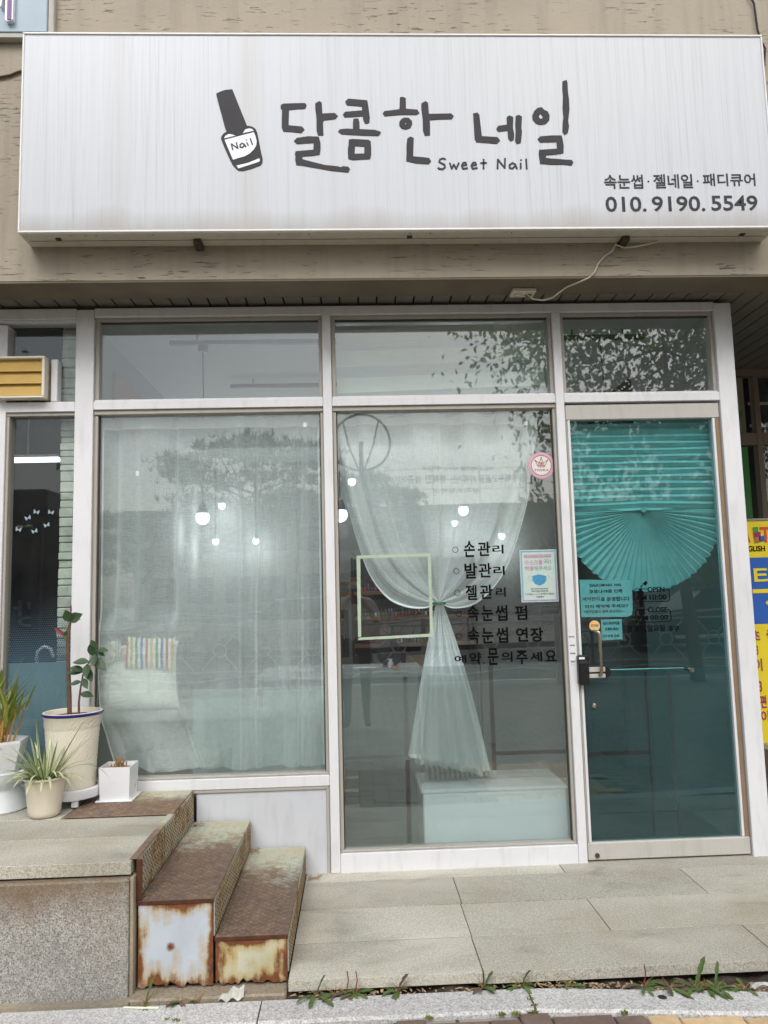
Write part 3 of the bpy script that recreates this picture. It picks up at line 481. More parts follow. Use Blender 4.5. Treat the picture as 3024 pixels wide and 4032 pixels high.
SWL= [(-0.0778,2.2388),(-0.0755,2.1091),(-0.0615,1.9631),(-0.0296,1.7699),(0.0251,1.5543),(0.0806,1.3995),(0.1673,1.2848),(0.265,1.2379),(0.3545,1.2309),(0.4213,1.2525)]
SWR= [(0.9831,2.2213),(0.9611,2.0661),(0.9384,1.9439),(0.9003,1.7503),(0.828,1.5357),(0.762,1.3946),(0.6817,1.2975),(0.5962,1.2386),(0.5009,1.2271),(0.4308,1.2523)]
CABLE= ([(1.4808,2.948),(1.4239,2.9357),(1.3671,2.9245),(1.3164,2.9203),(1.2803,2.9345)],[(1.2747,2.9355),(1.256,2.9012),(1.2153,2.8728),(1.1856,2.8387),(1.1668,2.7989),(1.1375,2.7707),(1.0865,2.7484),(1.0301,2.7263),(0.9901,2.6983),(0.9614,2.676),(0.9168,2.6629),(0.8677,2.6691),(0.8327,2.6966)])
BRK= ([(1.3013,2.9287),(0.2886,2.9497),(1.8634,2.9565)],[(-0.6933,2.9269),(-1.3141,2.9482)])
WIRE= ([(2.0541,4.1908),(2.0576,4.1164),(2.0609,4.0545),(2.0736,3.993),(2.0923,3.95)],[(2.0505,4.1825),(2.0554,4.0959),(2.0715,4.0343),(2.0907,3.9975)],[(-1.6284,3.7995),(-1.5856,3.8078),(-1.5482,3.8256),(-1.5214,3.8327)])
NSIGN= [(-1.6295,4.1692),(-1.407,4.1705),(-1.4035,4.0036),(-1.6249,4.0027),(-1.3765,4.0037),(-1.6243,3.9791)]
NSTROKE= ([(-1.5938,4.1486),(-1.5555,4.1488),(-1.5561,4.0534),(-1.5613,4.0469),(-1.579,4.0409),(-1.588,4.0441),(-1.5927,4.0533)],[(-1.5815,4.147),(-1.563,4.1471),(-1.5629,4.0502),(-1.5723,4.0468),(-1.5819,4.0478)],[(-1.6173,4.1369),(-1.6087,4.1485),(-1.6012,4.1485),(-1.611,4.1221),(-1.6167,4.1122)])
BFLY= [(-1.5688,1.7574),(-1.6098,1.7285),(-1.4978,1.7545),(-1.5173,1.691),(-1.6542,1.6721),(-1.5757,1.6618)]
HOOK= [(-1.5389,0.7278),(-1.5583,0.9063),(-1.5835,1.0304),(-1.5776,1.0685),(-1.5466,1.0924),(-1.5149,1.0802),(-1.5006,1.0393)]
TUBE= [(-2.2609,2.2355),(-1.8955,2.2286)]
RSIGN= ([(2.2847,2.4906,1.4652,1.6773),(2.2618,2.4661,1.0803,1.4652),(2.2228,2.4245,0.446,1.0803)],[('A','r',2.2719,2.3185,1.5545,1.642),('T','r',2.3783,2.4435,1.5519,1.6429),('ENGLISH','k',2.2521,2.4013,1.5013,1.5335),('티','y',2.323,2.4444,1.298,1.4113),('영','y',2.3802,2.4585,1.1643,1.2172),('초','m',2.2817,2.3324,0.9896,1.0452),('중','m',2.3697,2.4306,0.987,1.046),('3','m',2.302,2.3155,0.9045,0.9599),('이','m',2.2888,2.3326,0.8133,0.8847),('3','m',2.3035,2.3209,0.6965,0.7579),('편','m',2.3048,2.341,0.6059,0.6767),('이','m',2.3029,2.3497,0.5223,0.5928)],[[(2.3378,1.6411),(2.3677,1.6452),(2.3689,1.6167),(2.3396,1.6106)],[(2.3396,1.6106),(2.3813,1.6165),(2.3803,1.5861),(2.3387,1.5817)],[(2.3408,1.5816),(2.3768,1.5862),(2.3744,1.5559),(2.3419,1.5519)],[(2.37,1.5863),(2.4027,1.5924),(2.4024,1.562),(2.3698,1.558)]],(2.3077,2.4643,1.258,1.2812))
WEEDS= [(-0.736, -1.0), (-0.622, -1.0), (-0.56, -1.0), (-0.16, -1.0), (-0.1, -1.0), (-0.06, -1.0), (-0.03, -1.0), (0.117, -1.0), (0.412, -1.0), (0.544, -1.0), (0.702, -1.0), (0.953, -1.0), (1.04, -1.0), (1.123, -1.0), (1.16, -1.0), (1.189, -1.0), (1.282, -1.0)]
prewarm([(q[0], .012) for q in SIGNTXT] + [(q[0], .022) for q in VINYL] + [(q[0], .02) for q in RSIGN[1]] + [(q[0], .02 if q[1] in 'pg' else .008) for q in POSTERTXT] + [(q[0], .012) for q in NOTETXT] + [(q[0], .022) for q in DOORVINYL]
        + [('TIWRA', -.005), ('당기세요', .01), ('하수구', .02), ('010-9190', .02), ('강남스', .01)] + [(q, .01) for q in ('사랑과 배려를 나누는 행복교육', '함께 배우고 꿈을 키워가는', '행복한 성공어린이', '성곡초등학교')])
# ---------------------------------------------------------------- ground: sidewalk, kerb, platform, landing, road
SW = -.052
sw = structure('sidewalk', (0, -4, SW))
MB().box(-30, 30, -7.9, -1.03, SW-.2, SW-.012).build('paving_bed', MAT['walk'], sw)
pm = {k: mesh_of(MB().cbox(-.0975, .0975, -.0475, .0475, -.06, 0, .004), 'paver', MAT[k]) for k in ('pbrown', 'ptan')}
_rp = random.Random(3)
def kback(x): return -1.034 - .125*max(0, x-.6)
N_ = 0
for b in range(-12, 14):             # basket of the 90-degree herringbone: each step holds one lying and one standing paver
    for a in range(-34, 36):
        m = (a - b) % 4
        px = a*.1; py = b*.1
        if m == 0: cx, cy_, rz = px + .1, py + .05, 0        # lying paver covers cells a, a+1
        elif m == 3: cx, cy_, rz = px + .05, py + .1, 1        # standing paver covers rows b, b+1
        else: continue
        X = cx; Y = -1.9 + cy_
        if not (-1.45 < X < 1.75 and -2.35 < Y): continue
        hx, hy = (.1, .05) if rz == 0 else (.05, .1)
        lim = kback(X) - .149
        if Y - hy > lim - .02: continue
        if Y + hy > lim:                 # cut paver along the kerb
            MB().cbox(X-hx+.0025, X+hx-.0025, Y-hy+.0025, lim, SW-.06, SW + _rp.uniform(-.004,.003), .004).build('paver', MAT['pbrown' if -.06 < X < .86 else 'ptan'], sw); continue
        o = inst('paver', pm['pbrown' if -.06 < X < .86 else 'ptan'], sw, (X + _rp.uniform(-.002,.002), Y + _rp.uniform(-.002,.002), SW + _rp.uniform(-.004,.003)), (_rp.uniform(-.01,.01), _rp.uniform(-.01,.01), R(90)*rz + _rp.uniform(-.01,.01)))
        N_ += 1
kerb = structure('kerb', (0, -1.1, SW))
KZ = -.045
for x0, x1, ch in ((-2.6, -1.6, 0), (-1.595, -.345, 0), (-.34, .555, 0), (.562, 1.5, 0), (1.506, 2.6, 0)):
    m = MB(); n = 6
    rows = []
    for i in range(n+1):
        x = x0 + (x1-x0)*i/n; yb = kback(x); w = .142 + _rp.uniform(-.003, .003)
        rows.append([(x, yb, KZ-.16), (x, yb, KZ-.006), (x, yb-.006, KZ), (x, yb-w+.008, KZ+.001), (x, yb-w, KZ-.008), (x, yb-w, KZ-.16)])
    vs_ = [p for r_ in rows for p in r_]; fs = []
    for i in range(n):
        for k in range(5): a = i*6+k; fs.append((a, a+6, a+7, a+1))
    fs += [tuple(range(6)), tuple(range(n*6, n*6+6))[::-1]]
    m.add(vs_, fs).build('kerb_stone', MAT['kerb'], kerb)
gut = structure('gutter', (0, -1.02, -.06))
m = MB().grid(lambda u, v: (-2.6 + 5.2*u, kback(-2.6+5.2*u) - .004 + (.20 + kback(-2.6+5.2*u)*0)*v, -.062 + .012*math.sin(u*70)*math.sin(v*5) + .01*math.sin(u*171)), 120, 4); m.build('gutter_soil', MAT['dirt'], gut, 40)
plat = structure('platform', (.9, -.5, 0))
MB().box(-.80, 4.2, -.955, 1.28, -.25, -.041).build('platform_base', MAT['dirt'], plat)
MB().box(-.249, 3.2, -.985, .07, -.030, -.0022).build('joint_mortar', MAT['joint'], plat)
rowsP = [(-.107, .08, [-.258, .95, 2.05, 3.2]), (-.413, -.111, [-.258, .424, 1.485, 2.6]), (-.727, -.417, [-.258, .418, .957, 1.9, 2.9]), (-1.0, -.731, [-.258, .416, 1.468, 2.6])]
for r_, (y0, y1, xs) in enumerate(rowsP):
    for a, b in zip(xs, xs[1:]):
        dz = _rp.uniform(-.0015, .0015)
        yy0 = y0 + (.0 if r_ < 3 else (-.009 if b < .45 else (-.018 if b < 1.5 else -.04)))
        MB().cbox(a+.0022, b-.0022, yy0 + (.0005 if r_ < 3 else 0), y1-.0012, -.036, dz, .0008).build('granite_slab', MAT['granite'], plat)
land = structure('landing', (-1.6, -.5, .4))
MB().box(-3.4, -.80, -.93, .1, -.2, .352).build('landing_core', MAT['concrete'], land)
MB().box(-3.3, -.82, -.95, .07, .360, .3975).build('joint_mortar', MAT['joint'], land)
for x0, x1, y0, y1 in ((-3.4, -1.66, -.675, -.403), (-1.656, -.80, -.675, -.403), (-3.4, -1.9, -.972, -.679), (-1.896, -.803, -.972, -.679), (-3.4, -1.26, -.399, .08)):
    MB().cbox(x0, x1, y0, y1, .356, .4 + _rp.uniform(-.0005, .0005), .0015).build('granite_slab', MAT['granite'], land)
MB().cbox(-3.4, -.803, -1.0, -.935, -.12, .349, .006).build('facing_panel', MAT['granite2'], land)
MB().cbox(-.8025, -.7895, -.985, -.935, -.08, .35, .002).build('end_strip', MAT['concrete'], land)
MB().box(-3.4, -.79, -1.034, -.99, -.1, -.038).build('mortar_strip', MAT['concrete'], land)
road = structure('road', (0, -12, -.2))
MB().box(-120, 120, -16.5, -8.05, -.5, -.2).build('carriageway', MAT['asphalt'], road)
MB().box(-120, 120, -12.35, -12.2, -.199, -.196).build('centre_line', MAT['yellow'], road)
for y in (-8.6, -16.0): MB().box(-120, 120, y-.06, y+.06, -.199, -.196).build('edge_line', MAT['white'], road)
MB().cbox(-60, 60, -8.05, -7.9, -.4, SW, .01).build('kerb_face', MAT['kerb'], sw)
g2 = structure('ground', (0, -60, -.1)); MB().box(-160, 160, -160, -16.5, -.6, -.08).build('far_pavement', MAT['walk'], g2)
g3 = structure('earth', (0, 40, -.5)); MB().box(-160, 160, -1.0, 120, -.8, -.42).build('earth_sheet', MAT['dirt'], g3)
# ---------------------------------------------------------------- the building
bld = thing('shop_building', 'taupe plastered commercial building above and around the nail shop', 'building', (0, 0, 0))
m = MB(); m.box(-9, 9, -.32, 6.5, 2.79, 2.80); m.v.clear(); m.f.clear(); m.mi.clear()
m.box(-9, 9, -.32, -.118, 2.792, 9.0).build('upper_wall', MAT['plaster'], bld)
MB().box(-9, 9, -.318, -.119, 2.782, 2.7915).build('beam_soffit', MAT['beam'], bld)
MB().box(-9, 9, -.118, 6.5, 2.86, 9.0).build('upper_floor', MAT['inwall'], bld)
sof = MB().box(-4, 5, -.117, 3.4, 2.835, 2.855).build('soffit', MAT['slot'], bld)
bs = mesh_of(MB().cbox(-.0438, .0438, 0, .16, 0, .012, .003), 'soffit_board', MAT['board']); bl = mesh_of(MB().cbox(-.0438, .0438, 0, 1.46, 0, .012, .003), 'soffit_board', MAT['board'])
x = -2.55
while x < 4.2:
    inst('soffit_board', bl if x > 1.95 else bs, sof, (x, -.1165, 2.80)); x += .0945
sof_b = MB().box(-9, 1.93, .035, .06, 2.78, 2.86).build('closing_strip', MAT['beam'], bld)
MB().box(-9, 9, 6.3, 6.5, -.3, 3.0).build('rear_wall', MAT['inwall'], bld)
MB().box(1.935, 1.985, .13, 1.3, 0, 2.8).build('side_wall', MAT['inwall'], bld)
MB().box(-1.395, -1.345, .20, 3.15, 0, 2.8).build('party_wall', MAT['inwall'], bld)
# shop room
rm = structure('room', (.3, 1.6, .01))
MB().box(-1.345, 1.934, .11, 3.1, -.05, .004).build('room_floor', MAT['infloor'], rm)
MB().box(-1.345, 1.934, .11, 3.1, 2.76, 2.78).build('room_ceiling', MAT['inceil'], rm)
MB().box(-1.345, 1.934, 3.0, 3.1, 0, 2.76).build('back_wall', MAT['inwall'], rm)
MB().box(-1.344, 1.933, 2.3, 2.99, 2.5, 2.759).build('ceiling_drop', MAT['inceil'], rm)
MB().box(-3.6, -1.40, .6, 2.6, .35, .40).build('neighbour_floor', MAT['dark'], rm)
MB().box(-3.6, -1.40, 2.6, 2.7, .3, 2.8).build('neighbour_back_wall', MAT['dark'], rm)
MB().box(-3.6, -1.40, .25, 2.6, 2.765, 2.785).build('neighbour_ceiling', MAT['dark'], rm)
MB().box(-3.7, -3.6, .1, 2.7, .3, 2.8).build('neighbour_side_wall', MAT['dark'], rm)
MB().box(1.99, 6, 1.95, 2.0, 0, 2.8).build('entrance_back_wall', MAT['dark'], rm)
# ---------------------------------------------------------------- the shopfront: aluminium frame, panes, films
sf = thing('shopfront', 'white aluminium shopfront frame of the nail shop with six panes', 'shopfront', (.3, 0, 0))
def fr(name, x0, x1, z0, z1, y0=0.0, y1=.10, mat='alu', c=.002, parent=None):
    return MB().cbox(x0, x1, y0, y1, z0, z1, c).build(name, MAT[mat], parent or sf)
fr('column', -1.375, -1.285, .36, 2.775); fr('column', 1.902, 1.993, -.02, 2.776)
fr('mullion', -.140, -.095, 0.0, 2.736); fr('mullion', 1.047, 1.090, -.012, 2.736)
fr('header', -1.284, 1.901, 2.737, 2.782, .001, .101)
for a, b in ((-1.284, -.141), (-.094, 1.046), (1.091, 1.901)): fr('transom', a, b, 2.258, 2.300, .0005, .1)
# left bay sill and lower panel
fr('sill', -1.284, -.141, .402, .452, .0005, .1); fr('bottom_rail', -.094, 1.046, -.003, .086, .0005, .1)
m = MB().cbox(-.775, -.141, .012, .03, -.004, .400, .002); m.build('lower_panel', MAT['panel'], sf)
MB().cbox(-.79, -.145, .004, .0115, .386, .401, .002).build('panel_bead', MAT['bead'], sf); MB().cbox(-.157, -.143, .004, .0115, -.004, .3855, .002).build('panel_bead', MAT['bead'], sf)
for z in (.335, .018):
    m = MB(); m.add([(-.152 + .0035*math.cos(a*math.pi/4), .0105, z + .0035*math.sin(a*math.pi/4)) for a in range(8)], [tuple(range(8))]).build('screw', MAT['iron'], sf)
bays = [('left', -1.284, -.141), ('mid', -.094, 1.046), ('door', 1.091, 1.901)]
for nm, a, b in bays:      # upper lights
    z0, z1 = 2.301, 2.736
    fr('glazing_bead', a, b, z1-.017, z1-.0005, .018, .08, 'bead'); fr('glazing_bead', a, b, z0+.0005, z0+.012, .018, .08, 'alu')
    fr('glazing_bead', a, a+.020, z0+.0125, z1-.0175, .022, .08, 'bead'); fr('glazing_bead', b-.018, b, z0+.0125, z1-.0175, .022, .08, 'bead')
    fr('gasket', a+.0203, b-.0183, z1-.0225, z1-.0177, .034, .055, 'seal', .001)
    MB().box(a+.0204, b-.0184, .045, .051, z0+.0126, z1-.0178).build('pane', MAT['glass'], sf)
def lower(a, b, z0, z1):
    fr('glazing_bead', a, b, z1-.022, z1-.0005, .012, .08, 'bead'); fr('glazing_bead', a, b, z0+.0005, z0+.010, .016, .08, 'bead')
    fr('glazing_bead', a, a+.018, z0+.0105, z1-.0225, .02, .08, 'bead'); fr('glazing_bead', b-.015, b, z0+.0105, z1-.0225, .02, .08, 'bead')
    fr('gasket', a+.0183, a+.0225, z0+.0106, z1-.0226, .034, .056, 'seal', .001); fr('gasket', b-.0195, b-.0153, z0+.0106, z1-.0226, .034, .056, 'seal', .001)
    MB().box(a+.0184, b-.0154, .045, .051, z0+.0106, z1-.0226).build('pane', MAT['glass'], sf)
lower(-1.284, -.141, .453, 2.257); lower(-.094, 1.046, .087, 2.257)
# frosted films stuck inside the panes
def flm(x0, x1, z0, z1, mat, y=.0525):
    MB().box(x0, x1, y, y+.0012, z0, z1).build('frosted_film', MAT[mat], sf)
flm(-.80, -.50, .466, .862, 'film2'); flm(-.456, -.165, .466, .855, 'film2'); flm(-.4995, -.4565, .466, .78, 'film2', .0540)
for x0, x1 in ((-.073, .228), (.250, .306), (.3305, .775), (.79, .833), (.848, 1.028)):
    pass
for z0, z1 in ((.525, .947), (.100, .506)):
    flm(-.073, .228, z0, z1, 'film'); flm(.250, .306, z0, z1, 'film')
for x0, x1, z0, z1 in ((.322, .613, .395, .946), (.6175, .655, .395, .946) , (.677, 1.026, .525, .946), (.677, 1.026, .395, .506), (.311, 1.026, .100, .392)):
    flm(x0, x1, z0, z1, 'film' if z0 > .3 else 'film2')
# ---------------------------------------------------------------- the glass door
dr = thing('glass_door', 'teal tinted glass door with steel rails at the right of the shopfront', 'door', (1.5, .03, 0))
MB().cbox(1.0955, 1.897, .012, .06, 2.168, 2.247, .004).build('top_rail', MAT['steel'], dr)
MB().cbox(1.0955, 1.897, .012, .06, .007, .089, .004).build('bottom_rail', MAT['steel'], dr)
for a, b, mt in ((1.0955, 1.104, 'bead'), (1.1045, 1.1175, 'alu'), (1.872, 1.8965, 'steel'), (1.8585, 1.8715, 'alu')):
    MB().cbox(a, b, .016 if mt != 'alu' else .012, .058, .0895, 2.1675, .002).build('stile', MAT[mt] if mt != 'steel' else MAT['brownstile'], dr)
MB().box(1.118, 1.858, .030, .036, .0897, 2.1673).build('pane', MAT['teal'], dr)
m = MB(); m.lathe([(0, 0), (.011, 0), (.011, .006), (.0, .006)], 16); m.v = [(1.14 + p[0], .011 - p[2], .03 + p[1]) for p in m.v]; m.build('floor_lock', MAT['iron'], dr)
for x0, x1, z0, z1 in ((1.122, 1.432, .510, .90), (1.4425, 1.546, .27, .90), (1.122, 1.432, .094, .490), (1.4425, 1.556, .094, .2695), (1.5665, 1.853, .094, .90)):
    MB().box(x0, x1, .0375, .0387, z0, z1).build('frosted_film', MAT['doorfilm'], dr)
# pull handle, push bar and lock
arc = [(1.182, .028, 1.098), (1.182, -.005, 1.098)] + [(1.182 + .012*(1-math.cos(a)), -.005 - .024*math.sin(a), 1.098 - .004*(1-math.cos(a))) for a in (.5, 1.0, 1.57)] + [(1.197, -.030, 1.075), (1.197, -.030, .905), (1.194, -.024, .888), (1.192, .0, .884), (1.192, .028, .884)]
MB().tube(arc, .0085, 12).build('pull_handle', MAT['brass'], dr, 50)
pb = MB().tube([(1.235, .075, .899), (1.66, .075, .897)], .008, 12).build('push_bar', MAT['chrome'], dr, 50)
MB().tube([(1.655, .09, .897), (1.655, .012, .897)], .0075, 12).build('bracket', MAT['black'], pb, 50)
MB().tube([(1.655, .012, .897), (1.655, -.012, .897)], .0115, 16).build('end_cap', MAT['brass'], pb, 40)
lk = MB().cbox(1.084, 1.137, -.034, .011, .842, .985, .007).build('lock_box', MAT['black'], dr, 30)
MB().cbox(1.087, 1.116, -.0365, -.0342, .966, .977, .001).build('label_strip', MAT['white'], lk)
MB().cbox(1.088, 1.133, -.0355, -.0343, .945, .960, .0005).build('sensor_window', MAT['dark'], lk)
MB().cbox(1.1372, 1.222, -.012, .011, .872, .892, .002).build('latch_plate', MAT['steel'], lk); MB().cbox(1.1372, 1.222, -.012, .011, .9005, .924, .002).build('latch_plate', MAT['steel'], lk); MB().cbox(1.1372, 1.222, .0, .010, .8925, .900, .001).build('latch_slot', MAT['black'], lk)
MB().prism([(1.2225 + .026*math.cos(a*math.pi/16 - math.pi/2), .898 + .027*math.sin(a*math.pi/16 - math.pi/2)) for a in range(17)], -.014, .011).build('end_bumper', MAT['black'], lk)
MB().cbox(1.128, 1.142, .062, .075, .58, 1.10, .002).build('inner_bolt', MAT['black'], lk)
m = MB().lathe([(0,0),(.010,0),(.0105,.006),(0,.008)], 20); m.v = [(1.168+p[0], .029-p[2], .735+p[1]) for p in m.v]; m.build('thumb_turn', MAT['chrome'], dr, 40)
# ---------------------------------------------------------------- left neighbour bay
nb = thing('neighbour_shopfront', 'white framed window bay of the dark shop on the left', 'shopfront', (-1.6, 0, .4))
MB().cbox(-3.6, -1.376, .001, .1, 2.728, 2.782, .002).build('header', MAT['alu'], nb)
MB().cbox(-3.6, -1.376, .0005, .1, 2.252, 2.302, .002).build('transom', MAT['alu'], nb)
MB().cbox(-3.6, -1.376, .012, .08, 2.711, 2.7275, .002).build('glazing_bead', MAT['alu'], nb); MB().cbox(-3.6, -1.376, .012, .08, 2.2335, 2.2515, .002).build('glazing_bead', MAT['bead'], nb)
MB().cbox(-3.6, -1.376, .0005, .1, .402, .45, .002).build('sill', MAT['alu'], nb)
MB().cbox(-1.765, -1.712, .0, .1, .4505, 2.7, .002).build('mullion', MAT['alu'], nb)
MB().cbox(-1.711, -1.698, .012, .08, .4505, 2.233, .002).build('glazing_bead', MAT['bead'], nb)
MB().box(-1.697, -1.377, .045, .051, .4505, 2.233).build('pane', MAT['dkglass'], nb)
MB().box(-1.697, -1.377, .045, .051, 2.5, 2.711).build('pane', MAT['dkglass'], nb); MB().box(-1.46, -1.377, .045, .051, 2.303, 2.4995).build('pane', MAT['dkglass'], nb)
MB().box(-1.69, -1.378, .0525, .0537, .455, 1.02).build('blue_film', MAT['bluefilm'], nb)
dotm = MB(); _r2 = random.Random(5)
for r_ in range(30):             # dotted fade above the blue film
    z = 1.028 + r_*.0105; s_ = .0046*(1 - r_/33)
    for k in range(30):
        xx = -1.688 + k*.0105 + (.00525 if r_ % 2 else 0)
        if xx < -1.38: dotm.add([(xx-s_, .0525, z-s_), (xx+s_, .0525, z-s_), (xx+s_, .0525, z+s_), (xx-s_, .0525, z+s_)], [(0,1,2,3)])
dotm.build('dotted_fade', MAT['dotblue'], nb, kind='stuff')
for i, (x, z) in enumerate(BFLY):
    s_ = .013; q = .3 if i % 2 else -.2
    w = [(-.1,.0),(-1,.9),(-1.1,.1),(-.8,-.9),(0,-.25),(.8,-.9),(1.1,.1),(1,.9),(.1,.0)]
    w = [(x + s_*(a*math.cos(q) - b*math.sin(q)), z + s_*(a*math.sin(q) + b*math.cos(q))) for a, b in w]
    MB().prism(w, .0435, .0448).build('butterfly_sticker', MAT['panelblue'], nb)
one('umbrella_handle', MB().tube([(x, .12, z) for x, z in HOOK], .009, 10), MAT['white'], 'white curved umbrella handle behind the blue window film', 'umbrella', smooth=60)
tl = thing('tube_light', 'bright white tube lamp inside the dark shop on the left', 'lamp', (-2.05, 1.2, 2.2)); MB().cbox(-2.30, -1.896, 1.18, 1.21, 2.215, 2.245, .004).build('tube', MAT['tube'], tl); MB().box(-2.30, -1.9, 1.175, 1.215, 2.2455, 2.262).build('housing', MAT['white'], tl); MB().tube([(-2.1, 1.195, 2.26), (-2.1, 1.195, 2.77)], .004, 6).build('rod', MAT['white'], tl)
sp = thing('stone_pillar', 'narrow pillar of stacked grey veneer stones behind the left glass', 'pillar', (-1.455, .12, .4))
MB().box(-1.485, -1.385, .135, .25, .4, 2.76).build('core', MAT['mortar'], sp)
z = .405; k = 0
while z < 2.74:
    h = _r2.choice((.032, .04, .048, .055)); w = _r2.choice((.096, .096, .07, .082))
    x0 = -1.487
    for a, b in ([(x0, x0+w), (x0+w+.002, -1.386)] if w < .09 else [(x0, -1.388)]):
        if b - a > .012: MB().cbox(a + _r2.uniform(0,.002), b, .112 + _r2.uniform(0,.014), .16, z, min(z+h-.003, 2.755), .004).build('stone', MAT['stone'], sp)
    z += h
vt = thing('wall_vent', 'boxy white framed vent with three yellow louvres', 'vent', (-1.6, -.02, 2.31))
MB().box(-1.74, -1.512, -.025, .044, 2.318, 2.512).build('box', MAT['cream'], vt)
for i in range(3):
    z0 = 2.324 + i*.0615
    m = MB(); m.add([(-1.736, -.044, z0), (-1.522, -.044, z0), (-1.522, -.028, z0+.060), (-1.736, -.028, z0+.060), (-1.736, -.0255, z0), (-1.522, -.0255, z0), (-1.522, -.0255, z0+.060), (-1.736, -.0255, z0+.060)], [(0,1,2,3),(0,3,7,4),(1,5,6,2),(0,4,5,1),(3,2,6,7)]); m.build('louvre', MAT['vent'], vt)
for a in ((-1.75, -1.506, 2.511, 2.522), (-1.75, -1.506, 2.311, 2.321), (-1.520, -1.506, 2.3212, 2.5108), (-1.75, -1.7375, 2.3212, 2.5108)): MB().cbox(a[0], a[1], -.052, .0, a[2], a[3], .002).build('rim', MAT['cream'], vt)
MB().cbox(-1.495, -1.462, .0, .06, 2.303, 2.52, .003).build('side_post', MAT['alu'], vt)
# ---------------------------------------------------------------- right neighbour entrance
rb = thing('bronze_entrance', 'bronze framed entrance set back to the right of the shop', 'entrance', (2.9, 1.3, 0))
def fb(n, x0, x1, z0, z1, mt='bronze', y0=1.3, y1=1.36): MB().cbox(x0, x1, y0, y1, z0, z1, .002).build(n, MAT[mt], rb)
fb('header', 2.0, 5, 2.748, 2.80); fb('mullion', 2.789, 2.828, .0, 2.747); fb('rail', 2.0, 2.7885, 2.262, 2.349); fb('rail', 2.8285, 5, 2.262, 2.349)
fb('mullion', 3.7, 3.74, 0, 2.261); fb('bottom_rail', 2.0, 2.7885, 0, .1)
fb('blind_panel', 2.0, 2.735, 2.352, 2.745, 'dull', 1.33, 1.335); fb('pane', 2.829, 5, 2.350, 2.747, 'dkglass', 1.33, 1.335); fb('pane', 2.829, 3.7, .1, 2.26, 'dkglass', 1.33, 1.335)
fb('poster_panel', 2.0, 2.735, 1.0, 2.258, 'bgreen', 1.33, 1.335)
m = MB(); zz = [1.2 + i*.035 for i in range(29)]; m.prism([(2.1, 1.2), (2.69, 1.2)] + [(2.69 - .02*_r2.random() - (.0 if z < 1.95 else (z-1.95)*.45), z) for z in zz] + [(2.1, 2.2)], 1.3275, 1.3295); m.build('white_print', MAT['plight'], rb)
m = MB(); m.prism([(2.64, 2.44), (2.72, 2.52), (2.70, 2.46), (2.66, 2.40)], 1.325, 1.329); m.build('leaf_print', MAT['bgreen'], rb)
for z in (2.42, 2.58): fb('shelf_line', 2.829, 5, z, z+.02, 'cream', 1.45, 1.46)
ban = thing('standing_banner', 'yellow and blue academy banner standing right of the white column', 'banner', (2.45, .6, 0))
for (x0, x1, z0, z1), mt in zip(RSIGN[0], ('yellow', 'bblue', 'yellow')): MB().box(2.20, 2.75, .6, .606, z0 if z0 > .5 else .36, z1-.0003).build('banner_cloth', MAT[mt], ban)
for z in (1.679, .34): MB().cbox(2.19, 2.76, .595, .612, z, z+.018, .003).build('banner_bar', MAT['chrome'], ban)
MB().tube([(2.47, .63, .02), (2.47, .63, 1.7)], .012, 8).build('banner_pole', MAT['chrome'], ban); MB().cbox(2.2, 2.74, .45, .8, .001, .03, .006).build('banner_foot', MAT['black'], ban); MB().cbox(2.455, 2.485, .607, .64, 1.66, 1.69, .002).build('banner_clip', MAT['black'], ban)
cm = {'r': 'red', 'k': 'vinyl', 'y': 'yellow', 'm': 'magenta'}
for t_, c_, x0, x1, z0, z1 in RSIGN[1]: text_mb(t_, x0, x1, z0, z1, .597, .5985, .02).build('lettering', MAT[cm[c_]], ban)
for p, mt in zip(RSIGN[2], ('bgreen', 'magenta', 'orange', 'bblue')): MB().prism(p, .5945, .5965).build('block_emblem', MAT[mt], ban)
x0, x1, z0, z1 = RSIGN[3]; MB().box(x0, x1+.2, .597, .5985, z0, z1).build('underline', MAT['yellow'], ban)
ch = one('stone_bench_end', MB().cbox(2.26, 3.2, .25, .58, 0, .42, .02), MAT['concrete'], 'grey bench end half hidden behind the white right column', 'bench')
# ---------------------------------------------------------------- signboard
sg = thing('signboard', 'large white lightbox sign with grey brush lettering and a nail polish drawing', 'sign', (.26, -.4, 2.955))
SX0, SX1, SZ0, SZ1, SY = -1.472, 2.002, 2.955, 3.922, -.462
MB().box(SX0+.008, SX1-.008, SY, SY+.012, SZ0+.010, SZ1-.010).build('face', MAT['sign'], sg)
hb = MB().cbox(SX0, SX1, SY+.0125, -.3205, SZ0, SZ1, .003).build('housing', MAT['signbox'], sg)
for a in ((SX0, SX1, SZ1-.0095, SZ1), (SX0, SX1, SZ0, SZ0+.0095), (SX0, SX0+.0078, SZ0+.0098, SZ1-.0098), (SX1-.0078, SX1, SZ0+.0098, SZ1-.0098)):
    MB().cbox(a[0], a[1], SY-.006, SY+.0122, a[2], a[3], .002).build('trim', MAT['signtrim'], sg)
MB().box(SX0+.02, SX1-.02, -.385, -.383, SZ0-.0015, SZ0-.0002).build('seam', MAT['iron'], sg)
for x in (-1.314, .289, 1.863): MB().cbox(x-.012, x+.012, -.415, -.395, SZ0-.006, SZ0-.0003, .001).build('drain_hole', MAT['iron'], sg)
for x in (-.69, 1.31): MB().cbox(x-.018, x+.018, -.40, -.322, SZ0-.026, SZ0-.0018, .003).build('bracket', MAT['iron'], sg)
for i in range(9): 
    xx = random.uniform(SX0+.1, SX1-.1); MB().cbox(xx-.003, xx+.003, -.44, -.434, SZ0-.002, SZ0-.0002, .0005).build('rivet', MAT['iron'], sg)
F0, F1 = SY-.0022, SY-.0002
for syl in SYL:
    m = MB()
    for i, st in enumerate(syl): m.prism(st, F0 - .0002*i, F1)
    m.build('brush_letter', MAT['ink'], sg)
